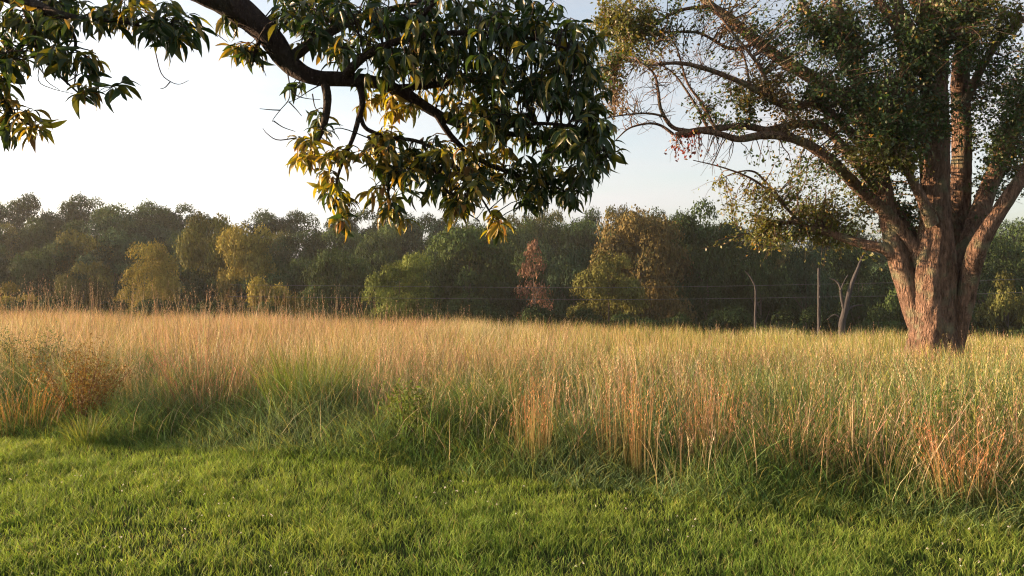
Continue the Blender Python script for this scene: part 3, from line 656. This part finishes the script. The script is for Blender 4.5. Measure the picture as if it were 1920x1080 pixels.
CL = [
 [(540, 110, .1, 12), (600, 70, .3, 9), (680, 30, .5, 7), (780, 5, .7, 5), (900, -20, .8, 3)],
 [(640, 148, .1, 10), (690, 100, -.1, 8), (770, 70, -.2, 6.5), (880, 60, -.3, 5), (990, 70, -.3, 3.5), (1080, 95, -.3, 2)],
 [(735, 165, .1, 8), (800, 160, .3, 6.5), (880, 150, .5, 5.5), (970, 155, .6, 4.5), (1050, 175, .7, 3), (1110, 200, .7, 1.6)],
 [(606, 146, .1, 9), (613, 185, .05, 8), (609, 222, 0, 7), (598, 255, 0, 5), (582, 282, 0, 3.5), (567, 305, 0, 2)],
 [(672, 152, .1, 7), (679, 190, .05, 6), (672, 220, .05, 5), (664, 250, .05, 4.5), (650, 285, 0, 3.5), (632, 335, 0, 2.6), (632, 390, 0, 1.8), (645, 435, 0, 1)],
 [(674, 212, .05, 4.5), (686, 240, .1, 4), (730, 258, .15, 4), (780, 264, .2, 3.5), (830, 290, .25, 3), (880, 340, .3, 2.4), (925, 410, .3, 1.6), (930, 450, .3, 1)],
 [(690, 255, .1, 3), (712, 300, .05, 2.8), (725, 345, 0, 2.2), (735, 400, 0, 1.2)],
 [(815, 208, .2, 7), (850, 260, .3, 5.5), (900, 300, .4, 4.5), (960, 325, .5, 3.5), (1030, 345, .5, 2.4), (1080, 370, .5, 1.4)],
 [(900, 243, .3, 5), (960, 235, .1, 4.2), (1040, 232, 0, 3.2), (1110, 250, -.1, 2.2), (1145, 300, -.1, 1.2)],
 [(790, 262, .2, 3), (820, 330, .1, 2.4), (860, 385, 0, 1.8), (900, 415, 0, 1)],
 [(490, 55, .05, 6), (480, 90, 0, 4), (465, 115, -.05, 2.5)],
 [(760, 70, -.2, 5), (800, 20, -.4, 4), (850, -40, -.5, 3)],
]
for s, L in enumerate(CL):
    w, r = PL(L); c_limb(w, r, 'branch', 8, .04, 40 + s)
# limb that carries the leaves at the upper left corner
w, r = PL([(-150, -110, -.6, 22), (-30, -30, -.7, 17), (60, 8, -.8, 12), (110, 25, -.9, 8), (160, 35, -.9, 5), (230, 40, -.9, 3), (310, 60, -.9, 1.6)])
c_limb([cb + (.1, .1, 2.8), cb + (.9, 1.3, 3.2)] + w, [.16, .14] + r, 'limb', 12, .05, 60)
for s, L in enumerate([
 [(40, 0, -.8, 7), (60, 60, -.9, 4.5), (80, 110, -1, 3), (130, 160, -1, 2), (160, 185, -1, 1)],
 [(-30, -20, -.7, 8), (-20, 90, -.8, 6), (0, 180, -.8, 4), (40, 225, -.8, 2.5), (70, 240, -.8, 1.2)],
 [(110, 20, -.9, 4), (140, 80, -.9, 3), (110, 120, -.9, 2), (100, 150, -.9, 1)]]):
    w, r = PL(L); c_limb(w, r, 'branch', 7, .04, 70 + s)
for s in range(12):      # the rest of its crown
    a = -0.4 + s * 0.55; z0 = 3.6 + 0.42 * s; ln = 4.6 - 0.18 * s
    st = cb + (.1, .15, z0); e1 = st + (ln * .5 * math.cos(a), ln * .5 * math.sin(a), .9); e2 = st + (ln * math.cos(a), ln * math.sin(a), 1.1)
    if abs(math.atan2(math.sin(a - 1.0), math.cos(a - 1.0))) < 0.7 and s < 4: e2[2] += 1.2; e1[2] += .6
    c_limb([st, e1, e2], [.11, .07, .02], 'limb', 8, .04, 90 + s)
CP = np.concatenate(climb)

# leaf template: long, toothed outline, folded along the midrib, arched; x = along, y = across, z = normal
def leaf_template(seed):
    q = RS(seed); xs = np.array([0, .10, .28, .48, .68, .85, 1.0]); hw = np.array([0.007, .048, .105, .13, .112, .062, 0.0]) * (0.7 + .6 * q.rand())
    arch = (0.05 + .75 * q.rand()); zz = 0.10 * np.sin(math.pi * xs) - arch * xs ** 2.2 * .6
    yy = 0.22 * (q.rand() - .5) * np.sin(math.pi * xs)
    v = []; 
    for i in range(7):
        v += [(xs[i], yy[i] - hw[i], zz[i] + hw[i] * .45 + .012 * (i % 2)), (xs[i], yy[i], zz[i]), (xs[i], yy[i] + hw[i], zz[i] + hw[i] * .45 + .012 * ((i + 1) % 2))]
    t = []
    for i in range(6):
        for m in (0, 1):
            p0, p1, p2, p3 = i * 3 + m, i * 3 + m + 1, i * 3 + m + 4, i * 3 + m + 3
            t += [(p0, p1, p2)] if i == 5 and m == 0 else ([(p0, p1, p2), (p0, p2, p3)] if i < 5 else [(p0, p1, p3)])
    return np.array(v), np.array(t)
TEMPL = [leaf_template(s) for s in range(12)]
leaf_me = []
for v, t in TEMPL:
    m = mesh_tris('leaf', v, t, np.ones((len(v), 3)), True); m.materials.append(M_chest); leaf_me.append(m)

# rosettes: px, py, rx, ry, depth, spread, count, colour choice (chance of golden leaves), length m
CHDK = np.array((0.026, 0.052, 0.016)); CHOL = np.array((0.085, 0.095, 0.02)); CHGD = np.array((0.25, 0.19, 0.035)); CHRB = np.array((0.20, 0.115, 0.035)); CHYL = np.array((0.30, 0.29, 0.03))
ROS = [
 (600, 40, 90, 50, .4, .7, 26, .02), (700, 40, 80, 50, .3, .8, 30, .02), (800, 50, 80, 60, .2, .8, 32, .02), (900, 50, 80, 60, .2, .8, 32, .02), (990, 70, 70, 60, .1, .8, 28, .02), (1075, 90, 45, 50, 0, .6, 22, .0),
 (620, 95, 50, 25, .3, .5, 9, .05), (720, 115, 60, 30, .2, .6, 16, .06), (820, 130, 70, 40, .3, .6, 22, .05), (920, 150, 70, 45, .3, .7, 26, .05), (1020, 160, 70, 45, .3, .7, 24, .02), (1095, 190, 35, 45, .2, .5, 16, .0),
 (745, 200, 60, 22, .3, .4, 10, .75), (880, 215, 60, 25, .4, .5, 12, .25), (960, 240, 70, 35, .3, .6, 20, .15), (1050, 250, 60, 40, .2, .6, 20, .04), (1110, 290, 32, 35, 0, .5, 14, .0), (1120, 240, 20, 20, 0, .4, 5, .0),
 (575, 278, 16, 16, 0, .15, 4, .6), (568, 300, 6, 6, 0, .08, 2, .7), (592, 238, 14, 14, 0, .2, 3, .0), (640, 300, 30, 25, 0, .3, 7, .5), (625, 345, 18, 22, 0, .2, 5, .55), (640, 405, 12, 26, 0, .15, 5, .75), 
 (700, 275, 35, 25, .1, .4, 8, .4), (760, 290, 45, 25, .2, .4, 10, .3), (740, 325, 35, 20, .1, .3, 7, .3), (705, 370, 16, 14, 0, .2, 3, .6), (738, 400, 16, 26, 0, .2, 5, .8), (755, 345, 25, 18, 0, .2, 4, .3),
 (830, 300, 50, 30, .2, .5, 13, .3), (900, 310, 50, 30, .3, .5, 14, .3), (830, 350, 40, 25, .1, .4, 8, .3), (870, 385, 35, 18, 0, .3, 6, .35), (930, 430, 10, 22, .3, .15, 4, .8), (880, 350, 35, 25, .1, .4, 8, .2), (845, 400, 20, 14, 0, .2, 3, .4),
 (980, 330, 50, 30, .4, .5, 14, .15), (1040, 340, 40, 30, .4, .5, 12, .05), (1085, 345, 25, 30, .4, .4, 8, .0), (1000, 385, 25, 12, .4, .3, 4, .0), (960, 365, 30, 20, .4, .4, 6, .1), (1070, 385, 14, 16, .4, .2, 3, .0),
 (470, 110, 14, 20, 0, .2, 4, .4), (445, 95, 14, 14, 0, .2, 3, .1), (430, 40, 20, 15, .1, .2, 3, .0), (560, 30, 35, 30, .3, .5, 8, .0), (675, 160, 12, 6, .1, .1, 1, .0), (560, 165, 10, 6, .1, .1, 1, 0.),
 (300, 50, 45, 35, -.9, .3, 13, .12), (230, 35, 40, 25, -.9, .3, 8, .75), (340, 75, 22, 16, -.9, .2, 4, .0), (150, 25, 45, 25, -.8, .3, 9, .2), (95, 60, 35, 30, -.9, .3, 8, .05), (110, 115, 28, 20, -1, .25, 6, .05), (160, 130, 20, 18, -1, .2, 4, .3), (155, 175, 12, 10, -1, .15, 2, .2),
 (30, 50, 35, 40, -.8, .3, 9, .05), (5, 120, 25, 40, -.8, .3, 7, .1), (0, 190, 20, 30, -.8, .25, 5, .3), (35, 220, 25, 14, -.8, .25, 4, .3), (65, 245, 12, 10, -.8, .15, 2, .85), (5, 255, 12, 12, -.8, .2, 2, .1), (-60, 100, 50, 120, -.8, .4, 16, .1), (225, 165, 6, 6, -1, .1, 1, 0),
]
ctw = Buf(); leaves = []      # leaves: position, direction, normal, length, colour, template
def rosette(tips, gold, per=8, lmin=.07, lmax=.165):
    n = len(tips)
    d2 = ((tips[:, None, :] - CP[None, :, :3]) ** 2).sum(-1)
    near = CP[np.argmin(d2, 1)]; A = near[:, :3]
    bow = R.randn(n, 3) * .05; bow[:, 2] += .10
    twigs_batch(ctw, A, tips, np.minimum(near[:, 3] * .6, .006), np.full(n, .003), bow, 5, 4)
    for i in range(n):
        td = tips[i] - A[i]; td = td / (np.linalg.norm(td) + 1e-6)
        gilt = R.rand() < gold
        m = per + R.randint(-2, 3); a0 = R.rand() * 6.28
        for k in range(m):
            a = a0 + k * 2.4; el = R.rand()
            d = np.array([math.cos(a) * .75, math.sin(a) * .75, -.15 - 1.0 * el]) + td * .35 + .22 * R.randn(3)
            d /= np.linalg.norm(d)
            up = np.array([math.cos(a) * .35, math.sin(a) * .35, 1.0]) + .6 * R.randn(3)
            nn = up - d * up.dot(d); nn /= np.linalg.norm(nn)
            u = R.rand()
            if gilt: c = CHGD if u < .42 else (CHYL if u < .60 else (CHRB if u < .70 else CHOL))
            else: c = CHDK if u < .72 else (CHOL if u < .95 else CHGD)
            c = c * (.75 + .5 * R.rand()) * (1 + .12 * (R.rand(3) - .5))
            L = lmin + (lmax - lmin) * R.rand()
            leaves.append((tips[i] - td * (.05 * R.rand()) + d * .012, d, nn, L, c, R.randint(12)))
for (px, py, rx, ry, dz, ds, n, gold) in ROS:
    n = max(1, int(round(n * (1.55 if py < 250 else 1.45)))); g = np.clip(R.randn(n, 3) * .62, -1.3, 1.3)
    if px < 960 and py > 190: gold = min(.9, gold * 1.3 + .1)  # more gold at lower left: warm sun put into leaf colour, beside turned leaves
    rosette(np.array([P(px + q[0] * rx, py - 14 + q[1] * ry, D1 + dz + q[2] * ds) for q in g]), gold)
n_seen = len(leaves)
# rest of the crown, out of the frame above and to the left
n = 430; a = R.rand(n) * 6.283; rr = np.sqrt(R.rand(n)) * 5.0; zt = 3.9 + 4.8 * R.rand(n) * np.sqrt(np.clip(1 - (rr / 5.3) ** 2, 0, 1)) + .25 * (rr / 5) 
pts = np.stack([cb[0] + rr * np.cos(a) + .5, cb[1] + rr * np.sin(a) + .4, zt], -1)
pys = HOR - (pts[:, 2] - EYE) / np.maximum(pts[:, 1], .3) * FPX; pxs = 960 + pts[:, 0] / np.maximum(pts[:, 1], .3) * FPX
k = (pts[:, 1] < .5) | (pys < -70) | (pxs < -180)
rosette(pts[k], .06, 9, .15, .22)
# bare dead twiglets under the limb
def PP(*l): return [P(a, b_, D1) for a, b_ in l]
for l in [[(538, 135), (542, 160), (541, 185), (525, 205), (512, 222), (510, 228)], [(541, 162), (555, 178), (575, 184), (600, 186)], [(600, 158), (578, 170), (555, 185), (535, 192)], [(541, 190), (555, 205), (565, 217)], [(525, 206), (505, 205), (486, 203)], [(512, 226), (530, 238), (553, 246)],
          [(275, 55), (288, 90), (300, 135), (318, 152), (335, 157), (352, 150)], [(318, 152), (308, 163), (298, 166)], [(555, 258), (520, 262), (500, 250), (492, 240)], [(470, 110), (490, 125), (498, 142)], [(60, 70), (72, 110), (70, 150), (95, 165), (135, 175)], [(75, 120), (85, 150), (110, 168)], [(362, 40), (400, 60), (425, 78)], [(310, 20), (362, 42)], [(585, 175), (590, 200), (602, 215)], [(700, 262), (640, 240), (615, 248)]]:
    tube(ctw, PP(*l), np.linspace(.005, .002, len(l)), 4, len(l) * 3)
tag(obj('twigs', ctw.mesh('twigs', True, cb), M_cbark, chest), kind='stuff')
# the 300 leaves that show largest are parts, the rest one mesh
seen = []
for i in range(n_seen):
    p, d, nn, L = leaves[i][:4]; m = p + d * L * .5
    if m[1] < 1: continue
    px, py = 960 + m[0] / m[1] * FPX, HOR - (m[2] - EYE) / m[1] * FPX
    if 0 < px < 1920 and 0 < py < 1080: seen.append((m[1] / L - 0.004 * py, i))
seen.sort(); single = {i for _, i in seen[:300]}
fb = Buf()
for i, (p, d, nn, L, c, k) in enumerate(leaves):
    s = np.cross(nn, d)
    if i in single:
        o = bpy.data.objects.new('leaf', leaf_me[k]); col.objects.link(o); o.parent = chest
        M = Matrix(((d[0] * L, s[0] * L, nn[0] * L, p[0] - cb[0]), (d[1] * L, s[1] * L, nn[1] * L, p[1] - cb[1]), (d[2] * L, s[2] * L, nn[2] * L, p[2] - cb[2]), (0, 0, 0, 1)))
        o.matrix_basis = M; o.color = (*np.clip(c, 0, 1), 1)
    else:
        v, t = TEMPL[k]
        fb.add(p + (v[:, 0:1] * d + v[:, 1:2] * s + v[:, 2:3] * nn) * L, t, np.clip(c, 0, 1))
tag(obj('foliage', fb.mesh('foliage', True, cb), M_chest, chest), kind='stuff')

# ------------------------------------------------------------------ woodland
def make_crown(seed, n_leaf, shape, size):
    """unit crown: z 0..1, radius about 0.5; clumps of leaves with gaps between"""
    global R
    keep, R = R, RS(seed)
    bb = Buf(); C, rad = [], []
    nb = {'round': 44, 'tall': 44, 'shrub': 24, 'cone': 60}[shape]
    for i in range(nb):
        u = R.rand()
        if shape == 'cone':
            z = 0.06 + 0.92 * u; rm = 0.42 * (1 - z) ** 0.8 + 0.02; rr = rm * (0.6 + .4 * R.rand()); rb = 0.05 + 0.10 * (1 - z)
        elif shape == 'tall':
            z = 0.12 + 0.80 * u; rm = 0.40 * math.sin(math.pi * min(1, .12 + z * .86)) ** .6; rr = rm * math.sqrt(.25 + .75 * R.rand()); rb = 0.10 + .08 * R.rand()
        elif shape == 'shrub':
            z = 0.08 + 0.70 * u; rm = 0.46 * math.sqrt(max(0, 1 - (z / .95) ** 2)); rr = rm * math.sqrt(.2 + .8 * R.rand()); rb = .12 + .09 * R.rand()
        else:
            z = 0.16 + 0.74 * u; rm = 0.42 * math.sin(math.pi * min(1, .16 + .80 * z)) ** .55; rr = rm * math.sqrt(.3 + .7 * R.rand()); rb = .085 + .10 * R.rand()
        a = R.rand() * 6.283
        C.append((rr * math.cos(a), rr * math.sin(a), z)); rad.append(rb)
    C = np.array(C); rad = np.array(rad)
    w = rad ** 2; ix = R.choice(nb, n_leaf, p=w / w.sum())
    dirs = R.randn(n_leaf, 3); dirs[:, 2] = np.abs(dirs[:, 2]) * 1.1 - .35 * R.rand(n_leaf); dirs /= np.linalg.norm(dirs, axis=1, keepdims=True)
    rr = rad[ix] * (0.72 + .28 * R.rand(n_leaf) ** .5)
    lump = 1 + .26 * np.sin(dirs[:, 0] * 7 + ix) * np.sin(dirs[:, 1] * 7 + 2 * ix) 
    pos = C[ix] + dirs * (rr * lump)[:, None] * np.array([1.12, 1.12, .80])
    shade = (.6 + .75 * R.rand(nb))[ix][:, None]
    c = np.clip(shade * (.75 + .5 * R.rand(n_leaf, 1)) * (1 + .12 * (R.rand(n_leaf, 3) - .5)), .1, 2)
    leaf_quads(bb, pos, size * (.6 + .8 * R.rand(n_leaf)), c, .8, dirs, .85)
    me = bb.mesh('crown'); me.materials.append(M_far)
    R = keep
    return me
def make_trunk(seed):
    bb = Buf(); q = RS(seed)
    tube(bb, [(0, 0, -.06), (0, 0, .1), (.01, .01, .4), (0, .01, .75)], [.028, .022, .016, .005], 8, 10, .04, seed)
    for i in range(7):
        a = q.rand() * 6.283; z = .14 + .4 * q.rand(); l = .18 + .14 * q.rand()
        tube(bb, [(0, 0, z), (l * .5 * math.cos(a), l * .5 * math.sin(a), z + .10), (l * math.cos(a), l * math.sin(a), z + .2)], [.010, .007, .003], 5, 5)
    me = bb.mesh('trunk', True); me.materials.append(M_fbark); return me
CR = {'round': [make_crown(100 + i, 24000, 'round', .020) for i in range(5)], 'tall': [make_crown(120 + i, 20000, 'tall', .0185) for i in range(3)],
      'shrub': [make_crown(140 + i, 12000, 'shrub', .030) for i in range(3)], 'cone': [make_crown(160, 5200, 'cone', .022)]}
TR = [make_trunk(i) for i in range(4)]
def far_tree(px, top, d, width_px, shape, tint, label, group=None, name='woodland_tree', cat='tree', var=None, rot=None):
    x = (px - 960) / FPX * d; z0 = float(ground_z(x, d)) - .1
    ztop = EYE + (HOR - top) / FPX * d; h = max(2.0, ztop - z0); w = width_px / FPX * d
    o = empty(name, (x, d, z0), label, cat, group)
    o.scale = (w, w, h); o.rotation_euler = (0, 0, R.rand() * 6.283 if rot is None else rot)
    k = R.randint(len(CR[shape])) if var is None else var
    c = obj('crown', CR[shape][k], None, o, color=tint)
    t = obj('trunk', TR[R.randint(4)], None, o); t.scale = (min(1, .55 * h / w * .8), min(1, .55 * h / w * .8), 1)
    return o
DG, MG, OG, YG, BG, RB = (.038, .062, .022), (.052, .082, .026), (.10, .105, .030), (.20, .175, .042), (.040, .070, .036), (.15, .085, .055)
NAMED = [
 (35, 510, 72, 95, 'shrub', YG, 'low yellow-green tree at the left edge of the field', 'woodland_tree'),
 (275, 456, 84, 120, 'tall', YG, 'slim yellow-lit tree standing left of the golden broad-crowned tree', 'woodland_tree'),
 (395, 396, 98, 130, 'round', OG, 'golden olive tree with a high round crown in the left woodland, taller of a pair', 'woodland_tree'),
 (462, 418, 94, 120, 'round', YG, 'golden olive broad tree in the left woodland, right one of a pair', 'woodland_tree'),
 (512, 498, 74, 110, 'shrub', YG, 'small yellow-green rounded tree below the pair of golden trees', 'woodland_tree'),
 (630, 468, 86, 150, 'round', DG, 'dark green tree behind the golden hanging chestnut leaves', 'woodland_tree'),
 (750, 474, 70, 150, 'round', (.11, .14, .035), 'bright light green small tree left of the middle at the field edge', 'woodland_tree'),
 (880, 418, 88, 190, 'round', MG, 'mid green rounded tree behind the lowest tip of the chestnut branch', 'woodland_tree'),
 (1000, 448, 71, 118, 'cone', (.16, .095, .065), 'reddish-brown thinning conifer between the green trees', 'conifer'),
 (1075, 462, 84, 110, 'round', BG, 'dark blue-green tree between the brown conifer and the broad maple', 'woodland_tree'),
 (1140, 470, 74, 150, 'round', OG, 'lower olive-gold tree at the left front of the broad maple', 'woodland_tree'),
 (1200, 388, 80, 190, 'round', (.105, .085, .032), 'broad olive-brown sunlit maple right of the middle', 'maple_tree'),
 (1325, 372, 84, 170, 'tall', DG, 'tall dark green tree right of the broad maple', 'woodland_tree'),
 (1425, 448, 80, 130, 'round', DG, 'dark tree behind the thin pale bare sapling', 'woodland_tree'),
 (1510, 462, 82, 130, 'round', BG, 'dark blue-green tree behind the utility pole', 'woodland_tree'),
 (1610, 458, 84, 150, 'round', DG, 'dark green tree behind the forked dead tree', 'woodland_tree'),
 (1690, 500, 72, 110, 'shrub', MG, 'green tree close to the left side of the big trunk', 'woodland_tree'),
 (1850, 440, 84, 180, 'round', DG, 'dark tree showing between the right stems of the big trunk', 'woodland_tree'),
 (1940, 410, 88, 170, 'tall', DG, 'tall dark tree at the right edge of the frame', 'woodland_tree'),
 (1890, 480, 70, 110, 'shrub', OG, 'olive lit low tree to the right of the big trunk', 'woodland_tree'),
]
for (px, top, d, w, sh, tint, lab, nm) in NAMED:
    far_tree(px, top, d, w, sh, tint, lab, None, nm)
LAND = [(-170, 'at the far left'), (90, 'above the low yellow tree at left'), (275, 'behind the slim yellow-lit tree'), (430, 'behind the pair of golden trees'), (560, 'right of the golden pair'), (660, 'behind the golden hanging leaves'),
        (750, 'behind the bright light green tree'), (870, 'behind the mid green rounded tree'), (1000, 'behind the brown conifer'), (1090, 'left of the broad maple'), (1200, 'behind the broad maple'), (1325, 'behind the tall dark tree'),
        (1430, 'behind the thin sapling'), (1535, 'behind the pole'), (1600, 'behind the dead tree'), (1690, 'left of the big trunk'), (1780, 'behind the big trunk'), (1880, 'right of the big trunk'), (2000, 'beyond the right edge')]
used = {}
def wood_label(px, head):
    where = min(LAND, key=lambda q: abs(q[0] - px))[1]
    k = used.get((head, where), 0); used[(head, where)] = k + 1
    return head + ' ' + where + ('' if k == 0 else ', ' + ('second', 'third', 'fourth', 'fifth', 'sixth')[min(k, 5) - 1] + ' from left')
ROWS = ('on the skyline', 'below the skyline', 'halfway down', 'low down')
# hillside wood behind, in rows
tops_x = [-200, 0, 100, 170, 230, 300, 400, 480, 560, 640, 760, 850, 950, 1060, 1120, 1200, 1300, 1400, 1600, 1800, 2100]
tops_y = [380, 384, 372, 384, 370, 388, 396, 404, 400, 402, 396, 398, 392, 372, 386, 392, 400, 420, 430, 420, 400]
for row, (d, dy, step, wd) in enumerate([(150, 0, 58, 105), (128, 28, 66, 115), (108, 70, 74, 125), (96, 105, 90, 130)]):
    px = -110 + 20 * row
    while px < 2010:
        top = np.interp(px, tops_x, tops_y) + dy - 2 + (R.rand() - .5) * 30
        u = R.rand(); tint = DG if u < .4 else (MG if u < .62 else (BG if u < .8 else OG))
        word = 'dark green tree' if u < .4 else ('mid green tree' if u < .62 else ('blue-green tree' if u < .8 else 'olive tree'))
        tint = tuple(np.array(tint) * (.85 + .3 * R.rand()))
        far_tree(px, top, d + 8 * (R.rand() - .5), wd * (.85 + .4 * R.rand()), 'round' if R.rand() < .75 else 'tall', tint,
                 wood_label(px, word + ' ' + ROWS[row]), 'trees of the wood on the far slope')
        px += step * (.8 + .4 * R.rand())
# shrubs along the foot of the wood
px = -60
while px < 2000:
    far_tree(px, 540 + 22 * R.rand() + .012 * px, 66 + 5 * R.rand(), 95 + 40 * R.rand(), 'shrub', tuple(np.array(DG) * (.8 + .4 * R.rand())),
             wood_label(px, 'low dark woodside shrub'), 'shrubs along the foot of the wood', 'woodland_shrub', 'shrub')
    px += 78 + 40 * R.rand()

# ------------------------------------------------------------------ dead tree, sapling, pole and wires in front of the wood
def dead_tree(name, label, cat, d, trunk, branches):
    x0 = (trunk[0][0] - 960) / FPX * d; z0 = float(ground_z(x0, d))
    root = empty(name, (x0, d, z0), label, cat)
    w = [P(p[0], p[1], d) for p in trunk]; r = [p[2] / FPX * d for p in trunk]
    w = [np.array([x0, d, z0 - .1])] + w; r = [r[0] * 1.15] + r
    bb = Buf(); tube(bb, w, r, 8, len(w) * 4, .04, 3); obj('trunk', bb.mesh('trunk', True, (x0, d, z0)), M_dead, root)
    for L in branches:
        bb = Buf(); tube(bb, [P(p[0], p[1], d + .1 * i) for i, p in enumerate(L)], [p[2] / FPX * d for p in L], 6, len(L) * 3)
        obj('branch', bb.mesh('branch', True, (x0, d, z0)), M_dead, root)
dead_tree('dead_tree', 'pale forked dead tree leaning right in front of the dark wood', 'dead tree', 60,
          [(1578, 615, 6.5), (1584, 585, 6), (1590, 558, 5), (1598, 530, 4), (1608, 505, 3), (1618, 480, 2), (1630, 462, 1.2)],
          [[(1584, 585, 4), (1578, 560, 3), (1575, 538, 2.2), (1568, 527, 1.6), (1555, 521, 1)], [(1588, 582, 2.4), (1600, 574, 1.6), (1618, 572, 1)], [(1580, 600, 2), (1565, 590, 1.3), (1550, 600, .8)], [(1576, 545, 1.8), (1582, 530, 1.2), (1590, 515, .8)]])
dead_tree('bare_sapling', 'thin pale bare sapling trunk in front of the wood', 'sapling', 62,
          [(1416, 612, 2.6), (1416, 590, 2.4), (1417, 560, 2.1), (1416, 538, 1.8), (1411, 527, 1.5), (1406, 518, 1.2), (1397, 508, .8)], [[(1416, 575, 1), (1424, 566, .7), (1431, 562, .4)]])
d = 61.0; x0 = (1535 - 960) / FPX * d; z0 = float(ground_z(x0, d))
pole = empty('utility_pole', (x0, d, z0), 'straight weathered grey pole between the sapling and the dead tree', 'pole')
ztop = EYE + (HOR - 503) / FPX * d
bb = Buf(); tube(bb, [(0, 0, -.3), (0, 0, 2), (.02, 0, ztop - z0)], [.14, .125, .10], 10, 12, .02, 2)
obj('shaft', bb.mesh('shaft', True), M_dead, pole)
for zz in (536, 557):
    bb = Buf(); zc = EYE + (HOR - zz) / FPX * d - z0
    tube(bb, [(0, -.10, zc), (0, -.20, zc)], [.03, .03], 6, 3); tube(bb, [(0, -.20, zc - .05), (0, -.20, zc + .05)], [.045, .045], 8, 3)
    obj('insulator', bb.mesh('insulator', True), M_wire, pole)
for nm, pts in (('upper of two thin pale wires strung across the front of the wood', [(430, 534, 66), (980, 539, 63), (1260, 538, 62), (1535, 533, 60.8), (1800, 527, 59), (2150, 515, 57)]),
                ('lower of two thin pale wires strung across the front of the wood', [(430, 556, 66), (980, 561, 63), (1260, 561, 62), (1535, 557, 60.8), (1800, 552, 59), (2150, 540, 57)])):
    bb = Buf(); tube(bb, [P(*p) for p in pts], [.016] * len(pts), 5, 60)
    tag(obj('overhead_wire', bb.mesh('overhead_wire', True), M_wire), nm, 'wire')

# ------------------------------------------------------------------ evening haze: a closed box of even, thin air round the scene
m, n_, l_ = new_mat('evening_haze')
ho = n_.new('ShaderNodeOutputMaterial'); hv = n_.new('ShaderNodeVolumePrincipled')
hv.inputs['Color'].default_value = (0.90, 0.93, 0.95, 1); hv.inputs['Density'].default_value = 0.0002; hv.inputs['Anisotropy'].default_value = 0.3
l_.new(hv.outputs[0], ho.inputs['Volume'])
hx0, hx1, hy0, hy1, hz0, hz1 = -220, 220, -60, 330, -12, 46
hb = Buf(); hb.add([(x, y, z) for x in (hx0, hx1) for y in (hy0, hy1) for z in (hz0, hz1)],
       [(0, 1, 3), (0, 3, 2), (4, 6, 7), (4, 7, 5), (0, 4, 5), (0, 5, 1), (2, 3, 7), (2, 7, 6), (0, 2, 6), (0, 6, 4), (1, 5, 7), (1, 7, 3)])
tag(obj('haze', hb.mesh('haze'), m), 'thin pale evening haze over the field and wood', 'haze', kind='stuff')
